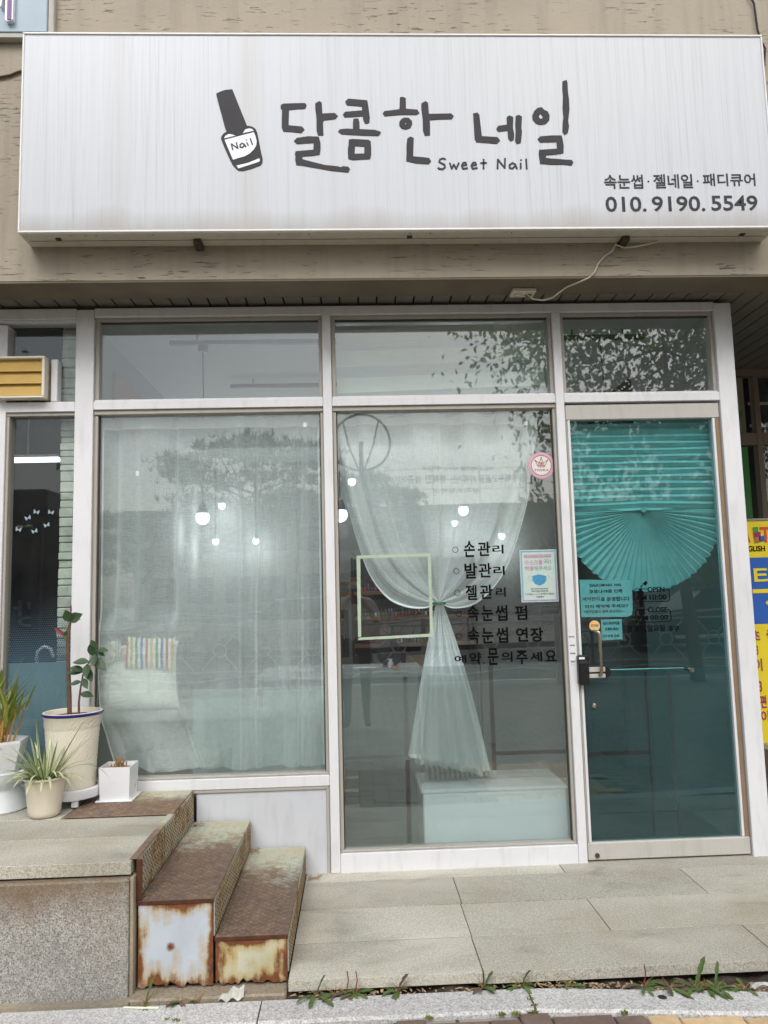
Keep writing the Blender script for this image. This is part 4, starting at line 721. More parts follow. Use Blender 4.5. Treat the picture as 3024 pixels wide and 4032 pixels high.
em = MB().prism(CAP, F0-.0004, F1); em.prism(BODY, F0, F1); em = em.build('polish_bottle_emblem', MAT['ink'], sg)
m = MB()
for w in WHT: m.prism(w, F0-.0014, F0-.0006)
m.build('emblem_white', MAT['signwhite'], em)  # white label, shoulders and base strip printed on the bottle
m = MB()
for w in NAIL: m.stroke(w, .0058, F0-.0022, F0-.0015)
m.build('emblem_word', MAT['ink'], em)
for ws in (SWEET[:6], SWEET[6:]):
    m = MB()
    for w in ws: m.stroke(w, .0078, F0, F1)
    m.build('small_word', MAT['ink'], sg)
for t_, x0, x1, z0, z1 in SIGNTXT: text_mb(t_, x0, x1, z0, z1, F0, F1, .012).build('lettering', MAT['ink'], sg)
cb = one('sign_cable', MB().tube([(x, -.345, z) for x, z in CABLE[0]] + [(1.275, -.345, 2.94)] + [(x*k_, y_, 1.3076 + (z-1.3076)*k_) for x, z, y_, k_ in [(x, z, y_, (y_+3.809)/3.459) for (x, z), y_ in zip(CABLE[1], (-.345, -.342, -.34, -.338, -.336, -.335, -.30, -.27, -.25, -.23, -.21, -.20, -.185))]], .0042, 6), MAT['cable'], 'loose cream cable hanging from the sign to the socket', 'cable', smooth=60)
so = thing('wall_socket', 'cream double power socket under the beam', 'socket', (.862, -.18, 2.76))
MB().cbox(.80, .92, -.215, -.14, 2.760, 2.7815, .004).build('plate', MAT['cream'], so)
for x in (.835, .885):
    m = MB().lathe([(.016, 0), (.018, -.004), (.021, -.004), (.021, 0)], 20, (x, -.178, 2.7598)); m.build('outlet', MAT['cable'], so, 40)
MB().lathe([(0, -.02), (.012, -.02), (.014, 0)], 14, (.885, -.178, 2.7575)).build('plug', MAT['dry'], so, 40)
one('black_wire', MB().tube([(x, -.335, z) for x, z in [(1.995, 4.35)] + WIRE[0]] + [(2.06, -.335, 3.75), (2.10, -.335, 3.0)], .005, 6), MAT['wire'], 'black wires hanging down the wall by the sign top right corner', 'wire', smooth=60)
one('brown_wire', MB().tube([(-2.1, -.328, 3.70)] + [(x, -.328, z) for x, z in WIRE[2]] + [(-1.40, -.33, 3.80)], .006, 6), MAT['stem'], 'thin brown wire leaving the left end of the sign', 'wire', smooth=60)
ns = thing('neighbour_sign', 'blue grey panel sign with purple lettering at the top left corner', 'sign', (-1.9, -.34, 3.98))
MB().cbox(-3.2, -1.406, -.362, -.3215, 4.003, 4.95, .004).build('panel', MAT['panelblue'], ns); MB().cbox(-1.4055, -1.377, -.355, -.3215, 3.979, 4.95, .004).build('edge', MAT['bead'], ns); MB().cbox(-3.2, -1.406, -.358, -.3215, 3.978, 4.0028, .003).build('lower_edge', MAT['bead'], ns)
for p, y, mt in ((NSTROKE[0], -.385, 'white'), (NSTROKE[2], -.385, 'white')):
    q = [(a, b if b < 4.14 else b+.12) for a, b in p]; MB().prism(q, y, -.3622).build('letter', MAT[mt], ns)
q = [(a, b if b < 4.14 else b+.12) for a, b in NSTROKE[1]]; MB().prism(q, -.3885, -.3852).build('letter_face', MAT['purple'], ns)
# ---------------------------------------------------------------- lettering, stickers and papers on the glass
vl = thing('window_lettering', 'black vinyl service list in Korean on the middle pane', 'lettering', (.75, .045, .88))
for t_, x0, x1, z0, z1 in VINYL: text_mb(t_, x0, x1, z0, z1, .0432, .0448, .022).build('syllable', MAT['vinyl'], vl)
for x, z in RINGS:
    m = MB(); n = 28; m.prism([[(x + .0151*math.cos(a*2*math.pi/n), z + .0151*math.sin(a*2*math.pi/n)) for a in range(n)], [(x + .0121*math.cos(a*2*math.pi/n), z + .0121*math.sin(a*2*math.pi/n)) for a in range(n)]], .0432, .0448); m.build('ring_bullet', MAT['vinyl'], vl)
po = thing('mask_poster', 'white mask notice with pastel border taped inside the middle pane', 'poster', (.93, .056, 1.248))
px0, px1, pz0, pz1 = .837, 1.0257, 1.2485, 1.5118
MB().box(px0, px1, .0558, .0572, pz0, pz1).build('sheet', MAT['paper'], po)
def rimp(x0, x1, z0, z1, w, mt):
    for a, b, c, d in ((x0, x1, z1-w, z1), (x0, x1, z0, z0+w)): MB().box(a, b, .0550, .0557, c, d).build('printed_border', MAT[mt[0] if c > (z0+z1)/2 else mt[2]], po)
    for a, b in ((x0, x0+w), (x1-w, x1)):
        MB().box(a, b, .0550, .0557, (z0+z1)/2, z1-w-.0001).build('printed_border', MAT[mt[0]], po); MB().box(a, b, .0550, .0557, z0+w+.0001, (z0+z1)/2-.0001).build('printed_border', MAT[mt[1] if a == x0 else mt[2]], po)
rimp(px0+.005, px1-.005, pz0+.005, pz1-.005, .0065, ('plight', 'plight', 'plilac'))
x0, x1, z0, z1 = PPILL; MB().cbox(x0, x1, .0548, .0557, z0, z1, .0004).build('printed_banner', MAT['pink'], po)
cm = {'w': 'paper', 'p': 'pink', 'g': 'pgrey', 'k': 'vinyl', 'b': 'pblue'}
for t_, c_, x0, x1, z0, z1 in POSTERTXT: text_mb(t_, x0, x1, z0, z1, .0540 if c_ == 'w' else .0550, .0546 if c_ == 'w' else .0557, .02 if c_ in 'pg' else .008).build('lettering', MAT[cm[c_]], po)
MB().prism(MASK[0], .0548, .0557).build('mask_drawing', MAT['pblue'], po)
for q in MASK[1:]: MB().stroke(q, .0014, .0550, .0557).build('mask_loop', MAT['pgrey'], po)
cs = thing('crown_sticker', 'round pink rimmed sticker with a crown on the middle pane', 'sticker', (.9666, .044, 1.87))
cx, cz = CROWN[0][0]; r1 = CROWN[0][1][0]-cx; r2 = CROWN[0][2][0]-cx
circ = lambda cx, cz, r, n=40: [(cx + r*math.cos(a*2*math.pi/n), cz + r*math.sin(a*2*math.pi/n)) for a in range(n)]
MB().prism([circ(cx, cz, r1), circ(cx, cz, r2)], .0438, .0449).build('rim', MAT['stickrim'], cs); MB().prism(circ(cx, cz, r2-.0003), .0440, .0449).build('disc', MAT['stickpale'], cs)
MB().prism([circ(cx, cz, r2), circ(cx, cz, r2-.0025)], .0430, .0437).build('ring', MAT['crimson'], cs)
for q in CROWN[1]: MB().stroke(q, .0022, .0428, .0437).build('crown_line', MAT['crimson'], cs)
for x, z in CROWN[2]: MB().prism(circ(x, z, .0034, 14), .0422, .0430).build('crown_ball', MAT['crimson'], cs)
x0, x1, z0, z1 = CROWN[3]; text_mb('TIWRA', x0, x1, z0, z1, .0428, .0437, -.005).build('lettering', MAT['crimson'], cs)
for k in range(26):
    a = k*2*math.pi/26; rr = (r1+r2)/2; MB().stroke([(cx+(rr-.002)*math.cos(a), cz+(rr-.002)*math.sin(a)), (cx+(rr+.002)*math.cos(a), cz+(rr+.002)*math.sin(a))], .006, .0428, .0437).build('rim_print', MAT['plilac'], cs)
n1 = thing('opening_notice', 'pale sheet with handwritten booking notice inside the teal door', 'paper', (1.24, .05, 1.17))
def curled(poly, y):
    m = MB().prism(poly, y, y+.0008); return m
curled(NOTE, .052).build('sheet', MAT['paper'], n1)
n2 = thing('small_memo', 'small square memo beside the round sticker on the door', 'paper', (1.26, .05, 1.05)); curled(NOTE2, .052).build('sheet', MAT['paper'], n2)
for i, (t_, c_, x0, x1, z0, z1) in enumerate(NOTETXT): text_mb(t_, x0, x1, z0, z1, .0505, .0515, .012).build('handwriting', MAT['vinyl' if c_ == 'k' else 'orange'], n1 if i < 6 else n2)
dv = thing('door_lettering', 'black vinyl opening hours on the teal door glass', 'lettering', (1.4, .028, 1.09))
for t_, x0, x1, z0, z1 in DOORVINYL: text_mb(t_, x0, x1, z0, z1, .0282, .0296, .022).build('lettering', MAT['vinyl'], dv)
for q in DBOX: MB().stroke(q, .0034, .0282, .0296).build('outline_box', MAT['vinyl'], dv)
for i, q in enumerate(DPOL): MB().prism(q, .0280, .0294).build('polish_icon', MAT['vinyl'], dv)
st = thing('pull_sticker', 'round tan sticker above the pull handle on the door', 'sticker', (1.193, .028, 1.10))
(sx, sz), (sx1, _) = STK[0]; MB().prism(circ(sx, sz, sx1-sx), .0284, .0296).build('disc', MAT['sticker'], st); x0, x1, z0, z1 = STK[1]; text_mb('당기세요', x0, x1, z0, z1, .0272, .0282, .01).build('lettering', MAT['orange2'], st)
ds = thing('drain_sticker', 'tiny white round sticker on the mullion beside the lock', 'sticker', (1.066, -.001, .936))
(sx, sz), (sx1, _) = DRAIN[0]; MB().prism(circ(sx, sz, .0135), -.0016, -.0003).build('disc', MAT['paper'], ds); x0, x1, z0, z1 = DRAIN[1]; text_mb('하수구', x0+.003, x1-.003, z0, z1, -.0024, -.0017, .02).build('lettering', MAT['vinyl'], ds)
for x0, x1, z0, z1 in DRAIN[2]: text_mb('010-9190', x0+.002, x1-.004, z0+.001, z1-.001, -.0012, -.0003, .02).build('stamped_number', MAT['ink'], ds)
tf = thing('tape_frame', 'square frame of pale cream tape stuck on the middle pane', 'tape', (.2, .055, 1.1))
for q in ([(.012,1.488),(.012,1.503),(.386,1.5075),(.386,1.492)], [(.0115,1.1),(.027,1.1),(.031,1.4875),(.012,1.4875)], [(.370,1.107),(.385,1.107),(.386,1.4915),(.3705,1.4915)], [(.008,1.084),(.018,1.0965),(.388,1.1065),(.388,1.0915)]): MB().prism(q, .0525, .0540).build('tape_strip', MAT['tape'], tf)
for x0, z0 in ((-.26, 2.135), (.965, 2.15)):
    pass
tg = one('price_tag', MB().box(-1.085, -1.07, .0515, .0525, 1.93, 1.955), MAT['paper'], 'tiny white tag stuck inside the left pane', 'tag')
# ---------------------------------------------------------------- curtains, shade and things behind the glass
def interp(pts, t):
    f = t*(len(pts)-1); i = min(int(f), len(pts)-2); k = f-i
    return tuple(pts[i][c]*(1-k) + pts[i+1][c]*k for c in range(2))
def smoothpts(pts, n=30):
    P = [pts[0]] + list(pts) + [pts[-1]]; out = []
    for i in range(n+1):
        f = i/n*(len(pts)-1); k = min(int(f), len(pts)-2); t = f-k; p0, p1, p2, p3 = P[k], P[k+1], P[k+2], P[k+3]
        out.append(tuple(.5*((2*p1[c]) + (-p0[c]+p2[c])*t + (2*p0[c]-5*p1[c]+4*p2[c]-p3[c])*t*t + (-p0[c]+3*p1[c]-3*p2[c]+p3[c])*t**3) for c in range(2)))
    return out
c1 = thing('sheer_curtain', 'full width white sheer curtain hanging straight behind the left pane', 'curtain', (-.72, .13, .48), 'sheer curtains behind the panes')
def cur1(u, v):
    x = -1.272 + u*1.105; z = 2.235 - v*1.76
    fold = .010*math.sin(u*19 + .7*math.sin(u*7)) + .006*math.sin(u*47 + 2*v)
    fold += sum(a_*math.exp(-((u-c_-.012*math.sin(v*2+c_*30))/w_)**2) for c_, a_, w_ in ((.05,.03,.02),(.19,-.02,.03),(.34,.035,.018),(.52,.02,.03),(.63,-.03,.016),(.72,-.03,.012),(.80,.025,.02),(.90,.035,.012),(.955,-.025,.014)))
    y = .112 + fold*(.55 + .6*v)
    mk = max(0, min(1, (.40-u)/.06))*max(0, min(1, (v-.56)/.05))*max(0, min(1, (.90-v)/.05)); y = y*(1-mk) + (.088 + .006*math.sin(u*33+v*4))*mk
    # the lower left is pulled over the cushions and gathered
    w = max(0, v-.45)/.55; g = math.exp(-((u-.10)/.22)**2)
    x += -.05*w*g*math.sin(u*9); y += .015*w*g*math.sin(u*60 + 3*v)*(1-mk)
    if v > .7:
        t = (v-.7)/.3; x += .16*t*t*math.exp(-((u-.2)/.25)**2); y += .018*t*math.sin(20*v + 26*u)
    z += .10*max(0, v-.8)*g*math.sin(u*22)
    return (x, max(y, .062), max(z, .475))
MB().grid(cur1, 220, 90).build('cloth', MAT['sheer'], c1, 60)
MB().grid(lambda u, v: (lambda p: (p[0], p[1]-.004, p[2]))(cur1(u, v*.032)), 160, 2).build('top_hem', MAT['hem'], c1, 60)
for u0 in (0.0, .992): MB().grid(lambda u, v: (lambda p: (p[0], p[1]-.003, p[2]))(cur1(u0 + .008*u, v)), 1, 60).build('side_hem', MAT['hem'], c1, 60)
MB().box(-.245, -.228, .0535, .0545, 2.165, 2.188).build('care_tag', MAT['paper'], c1)
MB().tube([(-1.28, .14, 2.226), (-.145, .14, 2.226)], .006, 8).build('rod', MAT['white'], c1, 60)
c2 = thing('tied_curtain', 'white sheer curtain gathered in the middle by a green band', 'curtain', (.43, .13, .43), 'sheer curtains behind the panes')
SL = smoothpts(SWL, 40); SR = smoothpts(SWR, 40); TX, TZ = .428, 1.262
def cur2(u, v):
    e = 2*u-1; ed = SL if e < 0 else SR
    pe = interp(ed, v); a = abs(e)**1.25
    xt = (SWL[0][0]*(1-u) + SWR[0][0]*u)
    q = v**1.15
    pc = (xt + (TX-xt)*(q**1.8), SWL[0][1] + (TZ-SWL[0][1])*v)
    xx = pe[0]*a + (pc[0]*(1-a)); zz = pe[1]*a + pc[1]*(1-a)
    k = (1-v)**.5
    s1 = math.sin(u*40 + 1.3*math.sin(u*9)); s2 = math.sin(u*23+1)
    y = .125 + .02*(abs(s1)**.5*(1 if s1 > 0 else -1))*k + .018*math.sin(math.pi*v)*(abs(s2)**.6*(1 if s2 > 0 else -1)) + .006*math.sin(u*71)*k
    return (xx, max(.06, y), zz)
MB().grid(cur2, 240, 80).build('swag', MAT['swagcloth'], c2, 70)
for u0 in (0.0, .982): MB().grid(lambda u, v: (lambda p: (p[0], p[1]-.004, p[2]))(cur2(u0 + .018*u, v)), 2, 80).build('side_hem', MAT['hem'], c2, 70)
MB().grid(lambda u, v: (lambda p: (p[0], p[1]-.004, p[2]))(cur2(u, v*.055)), 160, 2).build('top_hem', MAT['hem'], c2, 60)
def tail(u, v):
    w = .022 + .155*(1-math.exp(-2.4*v)) + .06*v
    cxm = TX + .045*v; x = cxm + (u-.5)*2*w*(.62 + .22*v) - (.035*v*v if u < .3 else 0)
    z = TZ - v*(.765 + .085*u)
    y = .115 + .020*math.sin(u*24 + v*2)*(.35 + .75*v) + .012*math.sin(u*51 - v*3) + .02*v
    return (x, max(.058, y), z)
MB().grid(tail, 130, 70).build('tail', MAT['tailcloth'], c2, 70)
MB().grid(lambda u, v: (lambda p: (p[0]*.94+.06*TX, p[1]+.03, p[2]-.03))(tail(.06+u*.88, v)), 90, 50).build('tail', MAT['tailcloth'], c2, 70)
MB().grid(lambda u, v: (lambda p: (p[0], p[1]-.003, p[2]))(tail(u, .965+.035*v)), 120, 2).build('tail_hem', MAT['hem'], c2, 60)
MB().tube([(TX + .028*math.cos(a*math.pi/12), .125 + .02*math.sin(a*math.pi/12), TZ-.006) for a in range(25)], .0065, 8).build('tie_band', MAT['green'], c2, 60)
MB().box(.893, .908, .0535, .0545, 2.155, 2.175).build('care_tag', MAT['paper'], c2)
MB().tube([(-.09, .14, 2.231), (1.04, .14, 2.224)], .006, 8).build('rod', MAT['white'], c2, 60)
rbl = thing('roller_blind', 'pale blind with broad horizontal bands behind the upper middle pane', 'blind', (.5, .12, 2.2))
for i, (za, zb, mt) in enumerate(((2.70, 2.62, 'blindlight'), (2.62, 2.585, 'blindgrey'), (2.585, 2.50, 'blindlight'), (2.50, 2.44, 'blindgrey'), (2.44, 2.36, 'blindlight'), (2.36, 2.31, 'blindgrey'), (2.31, 2.27, 'blindlight'))):
    m = MB().grid(lambda u, v, za=za, zb=zb: (-.07 + 1.10*u, .14 + .006*math.sin(v*3.1), za + (zb-za)*v + .03*(u-.0)), 6, 6); m.build('slat_band', MAT[mt], rbl, 60)
MB().cbox(-.075, 1.035, .125, .175, 2.735, 2.7585, .006).build('cassette', MAT['alu'], rbl)
# pleated fan shade on the door
fs = thing('pleated_fan_shade', 'pleated paper shade fanned out at its foot behind the door glass', 'shade', (1.49, .1, 1.29))
FX, FZ, FR = 1.489, 1.70, .412
def pleat_top():
    m = MB(); n = 26; vs_ = []; zt = 2.158; nx = 12
    for i in range(n+1):
        f = i/n; z = zt - (zt-FZ-.004)*f
        y = .085 + (.013 if i % 2 else -.013)
        for k in range(nx+1):
            u = k/nx; x = 1.108 + .768*u; d = abs(x-FX)/.37
            sag = .012*f**3*d
            vs_.append((x, y + .004*math.sin(u*9+i), z - sag*(1 if x < FX else .9)))
    m.add(vs_, [(i*(nx+1)+k, i*(nx+1)+k+1, (i+1)*(nx+1)+k+1, (i+1)*(nx+1)+k) for i in range(n) for k in range(nx)]); return m
pleat_top().build('upper_pleats', MAT['shade'], fs)
m = MB(); n = 68; vs_ = []
for i in range(n+1):
    a = math.pi - R(3) + (math.pi + R(6))*i/n; s_ = 1 if i % 2 else -1
    for rr in (.006, .14, .28, 1.0):
        r_ = FR*rr if rr < 1 else FR*(1.0 + .008*math.sin(i*2.1)); x = FX + r_*math.cos(a); z = FZ + r_*math.sin(a)
        if rr == 1.0: x = max(1.107, min(1.877, x))
        vs_.append((x, .082 + s_*.017*min(1, rr*1.6 + .06) , z))
m.add(vs_, [(i*4+k, (i+1)*4+k, (i+1)*4+k+1, i*4+k+1) for i in range(n) for k in range(3)]); m.build('fan_pleats', MAT['shade'], fs)
m = MB().lathe([(0, -.004), (.014, -.004), (.014, .004), (0, .004)], 18); m.v = [(FX+p[0], .060 + p[2], FZ+.004+p[1]) for p in m.v]; m.build('clip', MAT['tape'], fs)
# left window: bench with cushions
bn = thing('window_bench', 'low pale bench behind the left pane carrying the cushions', 'bench', (-.8, .35, .0)); MB().cbox(-1.33, -.18, .17, .62, .70, .755, .006).build('seat', MAT['inceil'], bn)
MB().box(-1.32, -.19, .19, .60, .005, .6995).build('base', MAT['inwall'], bn)
def pillow(cx, cz, w, h, d, y, rot, mat, name, label):
    def f(u, v):
        a = 2*u-1; b = 2*v-1; t = (1-a**4)*(1-b**4); p = 1 - .06*(1-abs(a))*0
        return a*(w/2)*(1-.08*(1-abs(b)**3)*abs(a)**3), b*(h/2)*(1-.08*(1-abs(a)**3)*abs(b)**3), d*math.sqrt(max(t, 0))
    m = MB()
    for s_ in (-1, 1):
        def g(u, v):
            X, Z, D = f(u, v); X, Z = X*math.cos(rot)-Z*math.sin(rot), X*math.sin(rot)+Z*math.cos(rot)
            return (cx+X, y + s_*D + .004*math.sin(u*17+v*9)*(D/d if d else 0), cz+Z)
        t = MB().grid(g, 20, 20); m.add(t.v, t.f if s_ < 0 else [q[::-1] for q in t.f])
    return one(name, m, mat, label, 'cushion', base=(cx, y, cz-h/2), smooth=50)
pillow(-1.095, .925, .40, .345, .055, .185, .03, MAT['cushion'], 'cushion', 'large ivory cushion leaning behind the left sheer curtain')
pillow(-1.03, 1.045, .25, .16, .012, .122, -.06, MAT['stripes'], 'striped_cushion', 'rainbow striped cushion lying on top of the ivory cushion')
pillow(-1.215, 1.055, .11, .11, .010, .125, .3, MAT['stripes'], 'striped_cushion', 'smaller rainbow striped cushion at the left end of the bench')
# middle window: white bench with striped cushion, stool legs
wb_ = thing('white_bench', 'white box bench standing behind the foot of the middle pane', 'bench', (.68, .4, 0)); MB().cbox(.315, 1.035, .12, .48, .006, .318, .006).build('box', MAT['white'], wb_); MB().cbox(.305, 1.04, .115, .49, .3185, .338, .005).build('lid', MAT['white'], wb_)
pillow(.52, .372, .36, .07, .06, .36, .03, MAT['bwstripe'], 'striped_cushion', 'black and white striped cushion on the white bench')
# pendants
for i, (x, y, z, r_) in enumerate(((-1.171, 2.2, 1.937, .055), (-1.126, 2.8, 2.10, .032), (-.836, 2.8, 1.79, .028), (.899, 2.4, 1.973, .045), (.877, 2.8, 1.908, .028), (1.284, 2.8, 1.786, .032), (-.091, 1.6, 1.873, .052), (-.005, 2.6, 2.257, .036), (-1.17, 2.75, 1.79, .030))):
    lab = ['large glowing globe pendant behind the left sheer curtain', 'small glowing bulb above and right of the large globe in the left pane', 'small glowing bulb low at the right of the left pane', 'larger glowing bulb behind the right half of the tied curtain', 'small glowing bulb just below left of the larger bulb in the middle pane', 'rightmost small glowing bulb behind the tied curtain', 'big bulb pendant at the left edge of the middle pane', 'twin bulb lamp high at the left of the middle pane', 'leftmost small glowing lamp behind the left curtain'][i]
    p = thing('pendant_lamp', lab, 'lamp', (x, y, z), 'glowing pendant lamps inside the shop')
    prof = [(r_*math.sin(a), -r_*math.cos(a)) for a in (0, .4, .8, 1.2, 1.57, 1.9, 2.2)]
    MB().lathe(prof, 20, (x, y, z)).build('bulb', MAT['bulb'], p, 60)
    MB().lathe([(r_*.82, r_*.60), (r_*.6, r_*1.3), (r_*.42, r_*2.0), (0, r_*2.0)], 20, (x, y, z+.0005)).build('shade', MAT['white'], p, 60)
    ld = bpy.data.lights.new('lamp_light', 'POINT'); ld.energy = 2.6; ld.shadow_soft_size = r_; ld.color = (.95, .97, 1.0); lo = bpy.data.objects.new('lamp_light', ld); COL.objects.link(lo); lo.parent = p; lo.location = (0, 0, -r_*2.2)
    MB().tube([(x, y, z+r_*2), (x, y, 2.5 if y > 2.29 else 2.76)], .003, 6).build('cord', MAT['black'], p)
# ceiling tracks
for i, (x0, x1, y, zt, lab) in enumerate(((-.99, .2, .35, 2.70, 'black ceiling track seen in the upper left pane'), (-.80, .4, 1.24, 2.70, 'rear black ceiling track seen in the upper left pane'), (1.10, 1.66, .34, 2.70, 'black ceiling track seen in the upper right pane'))):
    t = thing('ceiling_track', lab, 'track light', (x0, y, zt)); MB().cbox(x0, x1, y-.017, y+.017, zt, zt+.025, .003).build('rail', MAT['dark'], t)
    for xx in (x0+.15, x1-.12): MB().tube([(xx, y, zt+.024), (xx, y, 2.762)], .006, 6).build('hanger', MAT['dark'], t)
    if i == 0: MB().cbox(-.835, -.785, y-.02, y+.02, zt-.036, zt-.0005, .004).build('feed_box', MAT['dark'], t)
for x, y, z1, lab in ((-.81, .35, 2.1, 'black cable dropping from the left ceiling track'), (1.41, .34, 2.15, 'black cable dropping from the right ceiling track')):
    one('hanging_cable', MB().tube([(x, y, 2.67), (x+.004, y, 2.4), (x, y, z1)] + ([(x+.04+.04*math.cos(a), y, z1+.02+.05*math.sin(a)) for a in (3.6, 4.4, 5.5, 6.6, 7.6, 8.8, 9.6)] if x > 0 else []), .004, 6), MAT['black'], lab, 'cable')
# shelving with polish bottles at the back
sh = thing('polish_shelf', 'wooden back wall shelving holding rows of nail polish', 'shelf', (.35, 2.8, 0))
SHZ = (1.335, 1.122, .895, .66)
for z in SHZ: MB().cbox(-.02 if z < 1.3 else -.12, 1.0, 2.72, 2.98, z-.03, z-.001, .002).build('board', MAT['wood'], sh)
for x in (-.03, 1.002): MB().cbox(x, x+.02, 2.72, 2.98, .006, 1.62, .002).build('upright', MAT['dark'], sh)
MB().cbox(-.0085, 1.0005, 2.982, 2.996, .4, 1.62, .001).build('back_board', MAT['dark'], sh)
MB().box(-.12, .02, 2.71, 2.98, 1.40, 1.42).build('side_shelf', MAT['wood'], sh)
caps = ['#b03a35', '#c23b2e', '#2f7d45', '#3b8f4e', '#202022', '#d8d4cc', '#b58a3c', '#6a4b7d', '#c9786f', '#3f5f96', '#1f2a30', '#8b2f4a']
cms = [simple('polish_%d' % i, c, .25) for i, c in enumerate(caps)]
bmesh_ = []
for cmat in cms:
    b1 = MB().lathe([(0, 0), (.0105, 0), (.0115, .004), (.0115, .028), (.006, .034)], 8); b1.cur = 1; b1.lathe([(.0065, .0342), (.0055, .066), (0, .066)], 8)
    bmesh_.append(b1)
bottle_me = [mesh_of(b, 'polish_bottle', [cms[(i*5+3) % 12], cms[i] if i % 3 else cms[4]], 50) for i, b in enumerate(bmesh_)]
_rb = random.Random(11); nbt = 0
for row, z, xs, ys in ((0, SHZ[0], (.03, .20), (2.76, 2.80)), (1, SHZ[1], (.03, .72), (2.75, 2.785, 2.82)), (2, SHZ[2], (.30, .66), (2.76, 2.80))):
    for y in ys:
        x = xs[0]
        while x < xs[1]:
            o = bpy.data.objects.new('polish_bottle', bottle_me[_rb.randrange(12)]); COL.objects.link(o); o.location = (x + _rb.uniform(-.002,.002), y, z); o.rotation_euler = (0, 0, _rb.uniform(0, 6))
            ci = _rb.randrange(12); o.data = bottle_me[ci]; o['label'] = ['small nail polish bottle on the top shelf seen through the taped square', 'small nail polish bottle on the middle shelf seen through the taped square', 'small nail polish bottle on the lower shelf behind the tied curtain'][row]
            o['category'] = 'bottle'; o['group'] = ['polish bottles on the top shelf', 'polish bottles on the middle shelf', 'polish bottles on the lower shelf'][row]
            x += .0285; nbt += 1
for x0, x1, z, h, mt, lab in ((.05, .27, SHZ[2], .15, 'maroon', 'dark red box on the lower shelf under the taped square'), (.42, .62, SHZ[3], .13, 'card', 'tan cardboard box beside the round mirror'), (.14, .38, SHZ[3], .15, 'pgrey2', 'grey box behind the round mirror'), (.72, .95, SHZ[2], .14, 'maroon', 'dark red box at the right end of the shelf')):
    one('storage_box', MB().cbox(x0, x1, 2.76, 2.95, z, z+h, .003), MAT[mt], lab, 'box')
for i in range(14):
    x = .70 + i*.021
    one('brush', MB().tube([(x, 2.80, SHZ[1]), (x + _rb.uniform(-.006,.006), 2.80, SHZ[1] + .13)], .004, 6), MAT['chrome'], 'thin metal nail tool standing on the shelf right of the tied curtain', 'tool', 'nail tools on the shelf')
# desk with monitor, mirror and tray
dk = thing('reception_desk', 'grey manicure desk behind the middle pane', 'desk', (.1, 1.2, 0)); MB().cbox(-.6, .42, .95, 1.55, .80, .835, .004).build('top', MAT['inceil'], dk)
for x0, x1 in ((-.59, -.56), (.38, .41)): MB().cbox(x0, x1, .97, 1.53, .006, .7995, .003).build('side_panel', MAT['inwall'], dk)
MB().cbox(-.5595, .3795, .99, 1.01, .3, .7995, .003).build('front_panel', MAT['inwall'], dk)
mo = thing('monitor', 'black computer monitor at the left edge of the middle pane', 'monitor', (-.14, 1.2, .836)); MB().cbox(-.33, -.045, 1.19, 1.22, .91, 1.215, .006).build('screen', MAT['black'], mo); MB().cbox(-.2, -.17, 1.2205, 1.25, .84, 1.05, .004).build('stand', MAT['black'], mo); MB().cbox(-.26, -.1, 1.13, 1.30, .8355, .8405, .002).build('foot', MAT['black'], mo)
mi = thing('round_mirror', 'round black rimmed desk mirror low in the middle pane', 'mirror', (.222, 1.3, .836))
MB().tube([(.222 + .082*math.cos(a*math.pi/20), 1.3, .922 + .082*math.sin(a*math.pi/20)) for a in range(41)], .005, 8).build('rim', MAT['black'], mi, 60)
m = MB().lathe([(0, 0), (.079, 0)], 30); m.v = [(.222+p[0], 1.302, .922+p[1]) for p in m.v]; m.build('glass', MAT['carglass'], mi)
MB().cbox(.17, .274, 1.27, 1.33, .8355, .842, .002).build('foot', MAT['black'], mi)
one('white_tray', MB().lathe([(0, .004), (.06, .004), (.075, .016), (.078, .016), (.062, 0), (0, 0)], 24, (.05, 1.1, .8356)), MAT['white'], 'white oval tray on the manicure desk', 'tray', smooth=50)
pbt = thing('pump_bottle', 'small white pump bottle on the desk before the round mirror', 'bottle', (.215, 1.08, .8356)); MB().lathe([(0,0),(.016,0),(.018,.01),(.018,.045),(.008,.055),(.008,.06),(0,.06)], 16, (.215,1.08,.8356)).build('bottle', MAT['white'], pbt, 50); MB().cbox(.196, .228, 1.073, 1.087, .897, .904, .002).build('pump', MAT['white'], pbt)
one('small_packet', MB().cbox(.215, .26, 1.04, 1.055, .8356, .866, .002), MAT['red'], 'small orange red packet beside the pump bottle', 'packet')
ac = one('wall_panel', MB().cbox(-1.34, -1.33, .5, 1.3, 2.25, 2.6, .002), MAT['dullorange'], 'dull orange wall panel high on the left inside the shop', 'panel')
# ---------------------------------------------------------------- rusty chequer-plate steps
stp = thing('metal_steps', 'rusty chequer plate metal steps climbing left to the landing', 'steps', (-.5, -.55, 0))
TR = [(-.785, -.5175, .26), (-.5165, -.259, .13)]
YF, YB = -.957, -.004
def lugs(m, n0, n1, place, p=.034, L_=.0135, w=.0038, h=.0022):
    for i in range(n0):
        for j in range(n1):
            for k in (0, 1):
                a = (i + (.5 if k else 0) + .3)*p; b = (j + (.5 if k else 0) + .3)*p
                ang = R(45) if k else R(-45); ca, sa = math.cos(ang), math.sin(ang)
                pts = [(a + ca*L_, b + sa*L_), (a - sa*w, b + ca*w), (a - ca*L_, b - sa*L_), (a + sa*w, b - ca*w)]
                q = [place(x, y, -.0003) for x, y in pts] + [place(a + (x-a)*.6, b + (y-b)*.6, h) for x, y in pts]
                if any(v is None for v in q): continue
                m.add(q, [(4,5,6,7),(0,1,5,4),(1,2,6,5),(2,3,7,6),(3,0,4,7)])
